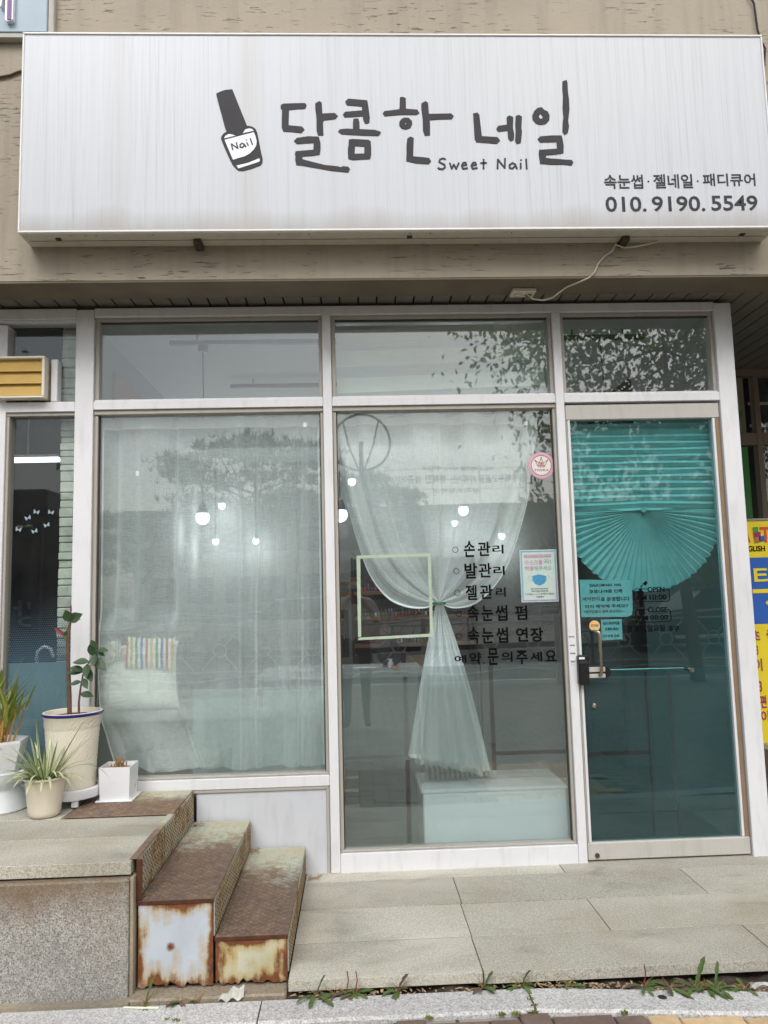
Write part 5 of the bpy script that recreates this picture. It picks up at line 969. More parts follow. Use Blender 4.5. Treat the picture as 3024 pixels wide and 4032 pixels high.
for (x0, x1, z), face, zb in zip(TR, ('rface', 'rface2'), (.035, .035)):
    t = MB().cbox(x0+.001, x1, YF+.003, YB, z-.006, z, .002).build('tread', MAT['tread'], stp)
    m = MB(); lugs(m, 8, 30, lambda a, b, h, x0=x0, x1=x1, z=z: (x0+a, YF+.006+b, z+h) if x0+a < x1-.002 and YF+.006+b < YB else None); m.build('raised_lugs', MAT['treadlug'], t, kind='stuff')
    # ragged rusted front panel
    pts = [(x0+.004, z-.0065)]; n = 26; _r3 = random.Random(int(z*100))
    low = [(x0+.004 + (x1-x0-.008)*i/n, -.032 + _r3.uniform(0, .013) + (.012 if _r3.random() > .8 else 0)) for i in range(n+1)]
    MB().prism([(x1-.004, z-.0065), (x0+.004, z-.0065)] + low, YF+.004, YF+.009).build('front_panel', MAT[face], stp)
    MB().cbox(x0+.0005, x1-.0005, YF, YF+.0035, z-.014, z-.0005, .001).build('front_lip', MAT['rustdark'], stp)
for x, z0, z1 in ((-.785, .26, .4005), (-.5165, .13, .2535), (-.259, .002, .1235)):      # risers face right
    r_ = MB().box(x-.004, x, YF+.010 if z1 < .3 else -.948, YB, z0+.0005, z1).build('riser', MAT['riser'], stp)
    m = MB(); lugs(m, 34, 5, lambda a, b, h, x=x, z0=z0, z1=z1: (x+h, YF+.015+a, z0+.004+b) if z0+b < z1-.006 and YF+a < YB-.02 and True else None, .028); m.build('raised_lugs', MAT['riserlug'], r_, kind='stuff')
pl_ = MB().cbox(-1.245, -.7895, -.402, YB, .4008, .4065, .002).build('top_plate', MAT['plate'], stp)
MB().cbox(-.812, -.7845, -.955, -.4025, .4008, .4062, .002).build('top_plate', MAT['plate'], stp)
m = MB(); lugs(m, 14, 12, lambda a, b, h: (-1.235+a, -.396+b, .4065+h) if -1.235+a < -.80 and -.396+b < YB-.01 else None); m.build('raised_lugs', MAT['treadlug'], pl_, kind='stuff')
MB().cbox(-.7885, -.768, -.956, -.9485, .262, .4005, .002).build('front_post', MAT['rustdark'], stp)
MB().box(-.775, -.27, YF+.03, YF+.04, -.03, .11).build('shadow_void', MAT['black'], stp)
pln = one('plinth_strip', MB().cbox(-.80, -.262, -1.02, -.92, -.09, -.035, .006), MAT['plinth'], 'brown stained stone strip under the rusty steps', 'plinth')
for i, (x, y, z) in enumerate(((-.755, -.06, .262), (-.50, -.05, .132), (-.22, -.04, .002))):
    m = MB(); rr = random.Random(40+i)
    for k in range(16): m.arrow_leaf((x + rr.uniform(-.02,.03), y + rr.uniform(-.03,.02), z + rr.uniform(0,.006)), (rr.uniform(-1,1), rr.uniform(-1,1), .1), (0,0,1), rr.uniform(.01,.03), .004, .1)
    o = m.build('leaf_litter', MAT['litter'], None, base=(x, y, z)); o['kind'] = 'stuff'
# ---------------------------------------------------------------- pots and plants on the landing
LZ = .4
big = thing('tall_pot', 'tall cream embossed pot with blue rim holding a pruned rubber plant', 'plant pot', (-1.305, -.15, LZ))
st_ = thing('pot_stand', 'white round plant stand under the tall cream pot', 'plant stand', (-1.305, -.15, LZ))
MB().lathe([(.10, .038), (.128, .038), (.130, .042), (.130, .076), (.126, .080), (.112, .080), (.112, .052), (.0, .052)], 40, (-1.305, -.15, LZ)).build('ring', MAT['white'], st_, 40)
for k in range(4):
    a = R(-62 + 90*k); cx_, cy_ = -1.305 + .108*math.cos(a), -.15 + .108*math.sin(a); MB().cbox(cx_-.014, cx_+.014, cy_-.010, cy_+.010, LZ+.007 if cx_ > -1.245 or True else LZ, LZ+.0375, .002).build('leg', MAT['white'], st_)
B0 = LZ + .053
prof = [(0, 0), (.098, 0), (.103, .006), (.104, .02)]
prof += [(.104 + .0015*(i % 2) + .013*(i/20)**1.6, .03 + i*.0125) for i in range(21)]
prof += [(.119, .292), (.122, .298), (.122, .33), (.128, .338), (.129, .343)]
MB().lathe(prof, 48, (-1.305, -.15, B0)).build('body', MAT['embossed'], big, 50)
MB().lathe([(.1292, .3435), (.1335, .347), (.134, .353), (.130, .3565)], 48, (-1.305, -.15, B0)).build('rim', MAT['blue_rim'], big, 50)
MB().lathe([(.1298, .3566), (.126, .359), (.119, .357), (.115, .345), (.112, .325)], 48, (-1.305, -.15, B0)).build('inner_rim', MAT['cream'], big, 50)
MB().grid(lambda u, v: (-1.305 + .116*u*math.cos(v*2*math.pi), -.15 + .116*u*math.sin(v*2*math.pi), B0 + .335 + .003*math.sin(u*21+v*37)), 8, 24).build('soil', MAT['soil'], big, 60)
rp = thing('rubber_plant', 'bare brown rubber plant stem with red tipped new leaves and a leafy side shoot', 'plant', (-1.30, -.15, B0+.335))
zt = B0 + .335
stem = [(-1.318, -.15, zt-.04), (-1.322, -.15, zt+.10), (-1.328, -.15, zt+.22), (-1.333, -.15, zt+.33), (-1.330, -.152, zt+.39), (-1.322, -.153, zt+.43)]
MB().tube(stem, [.0105, .010, .0088, .008, .0075, .006], 10).build('stem', MAT['stem'], rp, 50)
MB().tube([(-1.332, -.15, zt+.335), (-1.345, -.152, zt+.352), (-1.352, -.153, zt+.37)], [.006, .005, .003], 8).build('twig', MAT['gstem'], rp, 50)
for b, d, L_, w, mt in (((-1.322,-.153,zt+.43), (.7,-.1,.5), .075, .027, 'leaf'), ((-1.322,-.153,zt+.43), (-.25,-.3,.9), .07, .024, 'leaf'), ((-1.316,-.155,zt+.44), (.9,-.2,.05), .05, .005, 'redleaf'), ((-1.32,-.153,zt+.46), (.02,0,1), .06, .004, 'redleaf'), ((-1.350,-.153,zt+.365), (-.7,-.1,.75), .065, .010, 'redleaf'), ((-1.347,-.153,zt+.362), (.3,-.2,.8), .035, .010, 'leaf')):
    MB().arrow_leaf(b, d, (0, -1, .4), L_, w, .1, fold=.35).build('leaf', MAT[mt], rp, 60)
sho = [(-1.272, -.16, zt-.03), (-1.275, -.16, zt+.06), (-1.266, -.165, zt+.13), (-1.252, -.17, zt+.20), (-1.222, -.175, zt+.25), (-1.19, -.18, zt+.295)]
MB().tube(sho, [.006, .0052, .0042, .0036, .003, .0022], 8).build('shoot', MAT['stem'], rp, 50)
for b, d, L_ in (((-1.27,-.162,zt+.10),(.95,-.15,-.05),.07), ((-1.262,-.166,zt+.155),(-.85,-.1,-.1),.055), ((-1.258,-.167,zt+.17),(.5,-.5,-.5),.065), ((-1.252,-.17,zt+.20),(-.95,0,.05),.075), ((-1.25,-.17,zt+.205),(-.9,-.3,.35),.07), ((-1.243,-.171,zt+.22),(.5,-.3,-.75),.075), ((-1.235,-.172,zt+.235),(.15,-.6,-.6),.075), ((-1.225,-.174,zt+.245),(-.95,-.2,.1),.075), ((-1.212,-.176,zt+.262),(.8,-.2,-.55),.09), ((-1.205,-.177,zt+.27),(-.2,-.3,.9),.07), ((-1.20,-.178,zt+.28),(.1,-.5,-.6),.065), ((-1.19,-.18,zt+.295),(-.4,-.1,.9),.065), ((-1.19,-.18,zt+.295),(.95,-.2,.1),.06), ((-1.192,-.18,zt+.29),(.8,-.1,-.3),.045)):
    MB().arrow_leaf(b, d, (-.1, -.75, .65), L_, L_*.25, .12, fold=.25, prof=[.1,.7,1,.95,.6,.05]).build('leaf', MAT['leaf'], rp, 60)
sq = thing('square_pot', 'white square pot with a dried stump on a white saucer', 'plant pot', (-1.10, -.11, LZ+.0065))
MB().cbox(-1.188, -1.022, -.192, -.028, LZ+.0072, LZ+.015, .003).build('saucer', MAT['white'], sq)
m = MB(); a = .070; b_ = .064
vs_ = [(sx*a*.93, sy*a*.93, .0152) for sx, sy in ((-1,-1),(1,-1),(1,1),(-1,1))] + [(sx*a, sy*a, .158) for sx, sy in ((-1,-1),(1,-1),(1,1),(-1,1))] + [(sx*b_, sy*b_, .158) for sx, sy in ((-1,-1),(1,-1),(1,1),(-1,1))] + [(sx*b_, sy*b_, .138) for sx, sy in ((-1,-1),(1,-1),(1,1),(-1,1))]
fs_ = [(3,2,1,0)]
for k in range(4):
    n_ = (k+1) % 4; fs_ += [(k, n_, 4+n_, 4+k), (4+k, 4+n_, 8+n_, 8+k), (8+k, 8+n_, 12+n_, 12+k)]
m.add([(-1.105+p[0], -.11+p[1], LZ+p[2]) for p in vs_], fs_).build('pot', MAT['white'], sq)
MB().box(-1.168, -1.042, -.173, -.047, LZ+.12, LZ+.139).build('soil', MAT['soil2'], sq)
dp = thing('dried_plant', 'dry brown stump of a dead plant in the square pot', 'plant', (-1.10, -.11, LZ+.139))
rr = random.Random(9); m = MB()
for k in range(26):
    x, y = -1.10 + rr.gauss(0, .018), -.11 + rr.gauss(0, .012); h = rr.uniform(.015, .05) * (1.3 if abs(x+1.10) < .012 else .7)
    m.tube([(x, y, LZ+.137), (x + rr.uniform(-.006,.006), y, LZ+.139+h*.6), (x + rr.uniform(-.012,.012), y + rr.uniform(-.006,.006), LZ+.139+h)], [.0035, .003, .0012], 5)
m.build('stump', MAT['dry'], dp)
sp_ = thing('beige_pot', 'beige ribbed plastic pot at the front of the landing', 'plant pot', (-1.348, -.345, LZ))
SPX, SPY = -1.348, -.345
prof = [(0, 0), (.052, 0), (.058, .004), (.064, .012)] + [(.066 + .0135*(i/14) + .0006*(i % 2), .02 + i*.0092) for i in range(15)] + [(.081, .155), (.086, .158), (.0915, .160), (.092, .166), (.088, .167), (.081, .160), (.078, .14)]
MB().lathe(prof, 44, (SPX, SPY, LZ+.001)).build('pot', MAT['beige'], sp_, 50)
MB().lathe([(.0, .004), (.079, .0)], 24, (SPX, SPY, LZ+.143)).build('soil', MAT['soil'], sp_)
spd = thing('spider_plant', 'green and cream striped spider plant spilling over the beige pot', 'plant', (SPX, SPY, LZ+.145))
rr = random.Random(21)
def ribbon(m, base, az, el, L_, w, droop, n=12, mid=False):
    p = Vector(base); d = Vector((math.cos(az)*math.cos(el), math.sin(az)*math.cos(el), math.sin(el))); side = Vector((-math.sin(az), math.cos(az), 0)); vs_ = []
    for i in range(n+1):
        t = i/n; ww = w*(min(1, .55+t*2.2))*(1-t**2.6) + .0003
        nrm = side.cross(d).normalized()
        if mid: vs_ += [p - side*ww*.66 + nrm*(.0009 - .15*ww*.5), p + nrm*.0006 - nrm*.0 , p + side*ww*.66 + nrm*(.0009 - .15*ww*.5)]
        else: vs_ += [p - side*ww + nrm*.25*ww, p, p + side*ww + nrm*.25*ww]
        p = p + d*(L_/n); d = (d + Vector((0,0,-1))*droop/n*(.35+1.5*t)).normalized()
    m.add(vs_, [q for i in range(n) for q in ((i*3, i*3+1, i*3+4, i*3+3), (i*3+1, i*3+2, i*3+5, i*3+4))])
leaves = [(R(a), R(e), l, dr) for a, e, l, dr in ((250,82,.28,.15),(200,68,.27,.25),(185,45,.24,.5),(178,32,.22,.7),(190,20,.20,.9),(170,55,.2,.3),(165,75,.2,.2),(350,62,.30,.2),(5,52,.31,.3),(320,70,.2,.2),(280,60,.17,1.2),(300,45,.16,1.8),(262,40,.16,1.9),(240,45,.17,1.7),(225,55,.15,1.5),(330,40,.17,1.6),(345,35,.19,1.2),(10,30,.17,1.1),(210,35,.19,1.0),(255,65,.18,1.0),(290,72,.19,.7),(30,60,.2,.5),(60,65,.2,.4),(100,70,.2,.4),(130,60,.2,.5),(355,55,.24,.35),(195,60,.23,.4),(270,75,.16,1.3),(310,58,.15,1.6),(235,70,.2,.5),(342,48,.14,1.5),(181,40,.17,1.2),(188,50,.24,.9),(200,40,.22,1.1),(172,48,.22,1.0),(350,45,.24,.9),(8,42,.22,1.1),(268,50,.16,1.5),(285,38,.15,1.6),(318,50,.17,1.4),(248,52,.18,1.3),(228,42,.18,1.3),(335,55,.2,1.0),(215,60,.22,.8))]
for az, el, l, dr_ in leaves:
    w = rr.uniform(.0075, .0105); dr_ *= 1.5; b0 = (SPX + .02*math.cos(az), SPY + .02*math.sin(az), LZ+.14)
    m = MB(); ribbon(m, b0, az, el, l, w, dr_); lf = m.build('leaf', MAT['spiderw'], spd, 60)
    m = MB(); ribbon(m, b0, az, el, l, w, dr_, mid=True); m.build('leaf_stripe', MAT['spider'], lf, 60)
m = MB(); ribbon(m, (SPX+.03, SPY, LZ+.15), R(352), R(38), .30, .004, 2.0, 16); m.build('leaf', MAT['spider'], spd, 60)
pe = thing('pedestal_planter', 'glossy white footed bowl at the left edge of the landing', 'plant pot', (-1.60, -.2, LZ))
PX, PY = -1.615, -.20
MB().lathe([(0, 0), (.128, 0), (.132, .006), (.126, .02), (.112, .05), (.100, .078), (.094, .092), (.098, .10), (.116, .118), (.127, .145), (.128, .165), (.122, .172), (.117, .165), (.112, .14), (0, .12)], 48, (PX, PY, LZ+.001)).build('bowl', MAT['ceramic'], pe, 40)
op = thing('octagonal_pot', 'white angular pot set inside the footed bowl', 'plant pot', (PX, PY, LZ+.125))
m = MB(); n = 6; rows = []
for r_, z in ((.085, .13), (.128, .292), (.128, .302), (.116, .302), (.105, .27)):
    rows.append([(PX + r_*math.cos(R(60*k - 22)), PY + r_*math.sin(R(60*k - 22)), LZ+z) for k in range(n)])
m.add([p for q in rows for p in q], [(j*n+k, j*n+(k+1)%n, (j+1)*n+(k+1)%n, (j+1)*n+k) for j in range(4) for k in range(n)]); m.build('pot', MAT['white'], op)
MB().lathe([(0, .004), (.112, 0)], 6, (PX, PY, LZ+.276)).build('soil', MAT['soil'], op)
pa = thing('areca_palm', 'yellowing little palm with brown leaf tips in the white angular pot', 'plant', (PX, PY, LZ+.28))
rr = random.Random(4)
for k in range(15):
    x0, y0 = PX + rr.uniform(-.035, .06), PY + rr.uniform(-.05, .03); h = rr.uniform(.12, .24); x1 = x0 + rr.uniform(-.03, .06); y1 = y0 + rr.uniform(-.04, .03)
    MB().tube([(x0, y0, LZ+.275), ((x0+x1)/2, (y0+y1)/2, LZ+.275+h*.5), (x1, y1, LZ+.275+h)], [.005, .004, .0025], 6).build('stem', MAT['palmstem'], pa, 50)
    for q in range(3):
        az = rr.choice((rr.uniform(-.9, .5), rr.uniform(0, 6.28))); m = MB(); ribbon(m, (x1, y1, LZ+.27+h*(.75+.12*q)), az, rr.uniform(.85, 1.4), rr.uniform(.11, .19), rr.uniform(.006, .011), rr.uniform(.2, 1.1), 8); m.build('leaf', MAT['palm'], pa, 60)
# ---------------------------------------------------------------- weeds and litter in the gutter
rr = random.Random(13)
wl = ['single spindly weed at the foot of the rusty steps', 'small weed below the front of the steps, second from the left', 'tiny weed seedling beside the torn white paper', 'broad leaved weed right of the steps corner', 'weed clump between the steps and the first long leaf', 'upright weed cluster right of the steps', 'purple stemmed weed in the cluster right of the steps', 'weed with one tall upright leaf left of the slab joint', 'weed with a broad leaf rising at the long slab joint', 'weed with folded leaf above the kerb joint', 'small four leaved weed in the middle of the gutter', 'weed with red stem at the left of the big clump', 'spreading weed in the big clump before the door', 'large weed sprawling over the kerb before the door', 'long leaved weed at the right of the big clump', 'tall leaf weed at the right end of the clump', 'flat weed at the far right of the gutter']
szs = (.09, .07, .04, .11, .07, .085, .085, .10, .095, .095, .07, .085, .10, .11, .11, .10, .08)
for i, ((x, y), lab, sz) in enumerate(zip(WEEDS, wl, szs)):
    y = kback(x) + .008
    w = thing('weed', lab, 'weed', (x, y, -.05), 'weeds growing in the gutter')
    n = 4 if i in (0, 2) else (7 if sz < .085 else 11)
    for k in range(n):
        az = rr.uniform(0, 6.28); el = rr.uniform(.05, .5); l = sz*rr.uniform(.55, 1.0); 
        if k == 0 and i in (0, 3, 7, 8, 9, 13, 15): az, el, l = rr.uniform(-.8, 1.2), 1.15, sz*1.05
        if k == 1 and i in (12, 13, 14): az, el, l = -1.1, .12, sz*1.1
        MB().arrow_leaf((x, y, -.045), (math.cos(az)*math.cos(el), math.sin(az)*math.cos(el), math.sin(el)), (rr.uniform(-.4,.4), -.2, 1), l, l*rr.uniform(.05,.09) + .002, rr.uniform(.05,.35) if el > .6 else rr.uniform(.1,.5), fold=rr.uniform(.1,.6), prof=[.2,.35,.8,.55,1,.75,.85,.12]).build('leaf', MAT['weed2' if rr.random() < .25 else 'weed'], w, 60)
    for k in range(5):
        a = rr.uniform(0, 6.28); MB().tube([(x, y, -.05), (x + .012*math.cos(a), y + .004*math.sin(a), -.03), (x + .035*math.cos(a), y + .012*math.sin(a), -.03 + rr.uniform(-.01,.02))], [.0012, .001, .0006], 4).build('dry_stem', MAT['dry'], w)
    if i in (6, 11, 5): MB().tube([(x, y, -.05), (x+.01, y, 0), (x+.006, y, .03)], .002, 5).build('stem', MAT['redleaf'], w)
mo_ = MB()
for x, y in ((-.60,-1.13),(-.50,-1.165),(.209,-1.175),(-.64,-1.12),(.443,-1.175),(.49,-1.175),(.548,-1.17),(.84,-1.20),(.556,-1.10),(.558,-1.14)):
    for k in range(26):
        a = rr.uniform(0, 6.28); r_ = rr.uniform(0, .016); mo_.arrow_leaf((x + r_*math.cos(a), y - .012 + .4*r_*math.sin(a), (SW if y < kback(x)-.13 else KZ-.004)), (rr.uniform(-1,1), rr.uniform(-1,1), rr.uniform(.6,2)), (0,-.5,1), rr.uniform(.006,.016), .0024, .1)
o = mo_.build('moss', MAT['moss'], None, base=(0, -1.15, SW)); o['kind'] = 'stuff'
m = MB()
for k in range(420):
    x = rr.choice((rr.uniform(-.24, 1.6), rr.uniform(.6, 1.5))); y = rr.uniform(kback(x)+.002, kback(x) + .03); 
    m.arrow_leaf((x, y, -.052 + rr.uniform(0, .012)), (rr.uniform(-1,1), rr.uniform(-1,1), rr.uniform(-.05,.35)), (0,0,1), rr.uniform(.008, .028), rr.uniform(.002, .006), .2)
o = m.build('leaf_litter', MAT['litter'], None, base=(.6, -1.03, -.06)); o['kind'] = 'stuff'
m = MB().grid(lambda u, v: (-.49 + .085*u, -1.04 + .02*v + .01*u, -.040 + .022*abs(math.sin(u*2.2))*v + .006*math.sin(u*14) + .012*v*u), 14, 4); one('torn_paper', m, MAT['scrap'], 'torn curl of white paper on the kerb below the steps', 'litter')
m = MB().grid(lambda u, v: (1.31 + .07*u, -1.125 + .03*v, -.042 + .012*math.sin(u*3.1) + .004*math.sin(v*9+u*5)), 8, 4); one('crumpled_paper', m, MAT['scrap'], 'crumpled white scrap at the right end of the gutter', 'litter')
one('dry_twig', MB().tube([(-.80, -1.05, -.041), (-.74, -1.06, -.0405), (-.68, -1.063, -.0412)], .0032, 6), MAT['tape'], 'pale dry stick lying on the kerb left of the steps', 'twig')
one('chewing_gum_spot', MB().lathe([(0, .002), (.012, .0015), (.015, 0)], 12, (.99, kback(.99)-.055, KZ+.0012)), MAT['dark'], 'flat dark gum spot on the kerb before the door', 'gum')
# ---------------------------------------------------------------- the far side of the street, seen mirrored in the panes
rr = random.Random(2)
def railing(x0, x1, y, zb, lab):
    t = thing('street_railing', lab, 'railing', ((x0+x1)/2, y, zb)); n = int((x1-x0)/2.0)
    for k in range(n+1):
        x = x0 + 2.0*k; MB().cbox(x-.035, x+.035, y-.035, y+.035, zb, zb+1.0, .006).build('post', MAT['rail'], t)
    for k in range(n):
        a = x0 + 2.0*k + .04; b = a + 1.92
        for z0, amp in ((.98, .035), (.90, 0), (.28, 0), (.18, -.03)):
            MB().tube([(a + (b-a)*i/12, y, zb + z0 + amp*math.sin(math.pi*i/6)) for i in range(13)], .018, 6).build('rail', MAT['rail'], t, 60)
        for j in range(3):
            cx_ = a + .32 + .64*j; m = MB(); m.tube([(cx_ + .1*math.cos(q*math.pi/8), y, zb + .59 + .1*math.sin(q*math.pi/8)) for q in range(17)], .012, 5)
            for s1, s2 in ((1,1),(1,-1),(-1,1),(-1,-1)): m.tube([(cx_ + s1*.075, y, zb+.59+s2*.075), (cx_ + s1*.26, y, zb+.59+s2*.28)], .011, 5)
            m.build('ornament', MAT['rail'], t, 60)
railing(-7, 9, -7.6, SW, 'near pale metal street railing with round ornaments, mirrored in the panes')
railing(-11, 13, -16.9, -.08, 'far pale metal railing across the street, mirrored small in the panes')
def leaftree(name, lab, x, y, h, cz, rx, rz, n, leaf, mat, seedv, clumps=26, needle=False, trunk=.13):
    t = thing(name, lab, 'tree', (x, y, -.08), 'trees across the street mirrored in the panes'); q = random.Random(seedv); tr = MB(); cr = MB(); cl = []
    for k in range(clumps):
        a = q.uniform(0, 6.28); b = q.uniform(-1, 1); r_ = q.uniform(.35, 1)**.6; s = math.sqrt(1-b*b); cl.append(Vector((x + rx*r_*s*math.cos(a), y + rx*.8*r_*s*math.sin(a), cz + rz*r_*b)))
    top = Vector((x + q.uniform(-.2,.2), y, cz + rz*.3)); base = Vector((x, y, -.08)); mid = Vector((x + q.uniform(-.15,.15), y, (cz-rz)*.6))
    tr.tube([base, mid, (mid+top)/2, top], [trunk, trunk*.8, trunk*.55, trunk*.25], 9)
    for c in cl:
        s = mid.lerp(top, q.uniform(.2, .95)); m_ = s.lerp(c, .55) + Vector((0, 0, q.uniform(-.1,.25))); tr.tube([s, m_, c], [trunk*.22, trunk*.13, trunk*.05], 5)
    for i in range(n):
        c = cl[q.randrange(len(cl))]; sg_ = rx*(.15 if needle else .2)
        if needle:
            p = c + Vector((q.gauss(0, sg_), q.gauss(0, sg_), q.gauss(0, sg_*.3)))
            for k in range(6): d = Vector((q.uniform(-1,1), q.uniform(-1,1), q.uniform(.2,1.3))); cr.arrow_leaf(p, d, (0,.3,1), leaf*q.uniform(.7,1.2), leaf*.07, .05, prof=[.6,1,.5,.05])
        else:
            p = c + Vector((q.gauss(0, sg_), q.gauss(0, sg_), q.gauss(0, sg_*.8))); d = Vector((q.uniform(-1,1), q.uniform(-1,1), q.uniform(-1.4,.2))); cr.arrow_leaf(p, d, (q.uniform(-1,1),q.uniform(-1,1),1), leaf*q.uniform(.7,1.25), leaf*.28, .15, prof=[.2,.9,.8,.05])
    tr.build('trunk', MAT['bark'], t, 60); cr.build('crown', mat, t)
leaftree('broadleaf_tree', 'leafy street tree beside the railing, mirrored above the door', 4.9, -7.2, 6, 4.6, 2.6, 1.7, 13000, .105, MAT['tree'], 8, 30, False, .10)
leaftree('broadleaf_tree', 'second leafy street tree further right along the railing', 10.5, -7.3, 6, 4.8, 2.4, 1.8, 1800, .15, MAT['tree'], 18, 24)
leaftree('broadleaf_tree', 'leafy street tree near the bus shelter, mirrored in the left shop', -7.6, -7.0, 6, 4.7, 2.1, 1.6, 3200, .14, MAT['tree'], 28, 24)
leaftree('pine_tree', 'wide pine across the street, mirrored in the left pane', -3.3, -22, 8, 4.9, 3.0, 2.0, 2600, .34, MAT['pine'], 3, 34, True, .2)
leaftree('pine_tree', 'lower pine left of the wide pine across the street', -7.4, -23, 6, 3.4, 2.2, 1.4, 1400, .34, MAT['pine'], 4, 24, True, .16)
leaftree('pine_tree', 'pine standing right of the wide pine across the street', .4, -25, 7, 4.2, 2.3, 1.6, 1500, .34, MAT['pine'], 5, 24, True, .17)
for i, (x, y, s_, lab) in enumerate(((-13, -26, 2.6, 'round bushy tree at the left end of the far pavement'), (15, -27, 3.0, 'dark bushy tree in front of the school building'), (9, -30, 2.6, 'low bushy tree before the school entrance'))):
    leaftree('bushy_tree', lab, x, y, 5, 3.2, s_, 2.2, 1600, .34, MAT['tree'], 50+i, 24)
sc = thing('school_building', 'long low school building across the street, mirrored in the panes', 'building', (8, -46, -.08))
MB().box(-14, 34, -58, -46, -.08, 6.6).build('wall', MAT['schoolwall'], sc); MB().box(-14.5, 34.5, -58.5, -45.4, 6.6, 7.0).build('roof', MAT['roof'], sc)
for fl in range(2):
    for k in range(20):
        x = -13 + k*2.35; w_ = MB().box(x, x+1.6, -46.02, -45.96, 1.0+fl*3.2, 2.7+fl*3.2).build('window', MAT['winglass'], sc)
bn_ = thing('slogan_banner_letters', 'pink and blue Korean slogan banner, its cloth left out, on added roof rails', 'sign', (6.7, -45.3, 7.2))  # banner without its cloth, rails added so letters stand against bright sky
for z in (8.0, 8.62, 9.32): MB().box(2.0, 11.5, -45.36, -45.32, z-.02, z+.02).build('rail', MAT['rail'], bn_)
for x in (2.2, 5.2, 8.2, 11.3): MB().box(x-.03, x+.03, -45.40, -45.362, 7.0, 9.6).build('upright', MAT['rail'], bn_)
def mtext(t_, x0, x1, z0, z1, y, mt, par, nm='lettering'):
    m = text_mb(t_, 0, x1-x0, z0, z1, 0, .01, .01); m.v = [(x1 - p[0], y - p[1]*0 + (.01 - p[1]), p[2]) for p in m.v]; m.build(nm, MAT[mt], par)
mtext('사랑과 배려를 나누는 행복교육', 4.5, 9.2, 9.15, 9.5, -45.318, 'pblue', bn_); mtext('함께 배우고 꿈을 키워가는', 6.4, 11.2, 8.35, 8.9, -45.318, 'bblue', bn_); mtext('행복한 성공어린이', 2.2, 6.1, 8.35, 8.9, -45.318, 'crimson', bn_); mtext('성곡초등학교', 5.2, 8.2, 7.75, 8.05, -45.318, 'dark', bn_)
lp = thing('street_lamp', 'street lamp post with a ring ornament, mirrored in the middle pane', 'street lamp', (.25, -12.0-6.2, -.08)); LX, LY = .28, -17.6
MB().tube([(LX, LY, -.08), (LX, LY, 5.6)], [.09, .06], 10).build('pole', MAT['rail2'], lp, 50)
MB().tube([(LX + .82*math.cos(a*math.pi/18), LY, 5.6 + .82*math.sin(a*math.pi/18)) for a in range(37)], .035, 6).build('ring', MAT['rail2'], lp, 60)
for s_ in (-1, 1): MB().tube([(LX, LY, 4.6), (LX + s_*.35, LY, 5.5), (LX + s_*.5, LY, 6.2)], .03, 6).build('strut', MAT['rail2'], lp, 60)
MB().lathe([(0, 0), (.18, 0), (.12, .12), (0, .2)], 14, (LX, LY, 6.45)).build('lamp_head', MAT['white'], lp)
def car(x, y, lab, mt):
    t = thing('parked_car', lab, 'car', (x, y, -.2), 'cars along the far kerb mirrored in the panes')
    sec = [(-2.15, .45, .62, .80), (-2.05, .38, .86, .84), (-1.3, .36, .95, .86), (-.75, .36, .98, .87), (.2, .36, .98, .87), (1.25, .36, .98, .87), (1.95, .38, .98, .84), (2.15, .48, .80, .80)]
    m = MB(); vs_ = []
    for sx, z0, z1, hw in sec: vs_ += [(x+sx, y-hw*.92, -.2+z0), (x+sx, y-hw, -.2+(z0+z1)/2), (x+sx, y-hw*.93, -.2+z1), (x+sx, y+hw*.93, -.2+z1), (x+sx, y+hw, -.2+(z0+z1)/2), (x+sx, y+hw*.92, -.2+z0)]
    fs_ = [(i*6+k, i*6+(k+1)%6, (i+1)*6+(k+1)%6, (i+1)*6+k) for i in range(len(sec)-1) for k in range(6)] + [tuple(range(6))[::-1], tuple(range((len(sec)-1)*6, len(sec)*6))]
    m.add(vs_, fs_).build('body', MAT[mt], t, 40)
    cab = [(-.85, .97, .80), (-.25, 1.42, .66), (.95, 1.45, .66), (1.65, 1.0, .78)]; m = MB(); vs_ = []
    for sx, z, hw in cab: vs_ += [(x+sx, y-hw, -.2+z), (x+sx, y+hw, -.2+z)]
    b0 = [(x-.85, y-.80, -.2+.94), (x-.85, y+.80, -.2+.94), (x+1.65, y-.78, -.2+.94), (x+1.65, y+.78, -.2+.94)]
    m.add(vs_ + b0, [(0,1,3,2),(2,3,5,4),(4,5,7,6),(8,0,2,4,6,10),(9,11,7,5,3,1)]).build('windows', MAT['carglass'], t)
    MB().cbox(x-.27, x+.97, y-.67, y+.67, -.2+1.43, -.2+1.47, .012).build('roof', MAT[mt], t)
    for sx in (-1.35, 1.35):
        for sy in (-1, 1):
            w = MB().lathe([(0,-.1),(.20,-.1),(.31,-.08),(.31,.08),(.20,.1),(0,.1)], 20); w.v = [(x+sx+p[0], y+sy*.78+p[2], -.2+.31+p[1]) for p in w.v]; w.build('wheel', MAT['tyre'], t, 40)
    for sy in (-.6, .6): MB().cbox(x-2.165, x-2.10, y+sy-.15, y+sy+.15, -.2+.64, -.2+.74, .01).build('headlight', MAT['chrome'], t); MB().cbox(x+2.10, x+2.165, y+sy-.12, y+sy+.12, -.2+.70, -.2+.84, .01).build('tail_light', MAT['red'], t)
car(-1.6, -15.1, 'white saloon car at the far kerb, mirrored in the left pane', 'carwhite'); car(-7.2, -15.0, 'grey saloon car left of the white one at the far kerb', 'cargrey'); car(8.6, -15.1, 'dark saloon car at the far kerb towards the right', 'cardark')
bsh = thing('bus_shelter', 'dark glass bus shelter with grey roof, mirrored in the left shop', 'bus shelter', (-5.4, -5.8, SW))
MB().cbox(-7.6, -3.55, -6.6, -5.1, 2.35, 2.62, .02).build('roof', MAT['roof'], bsh)
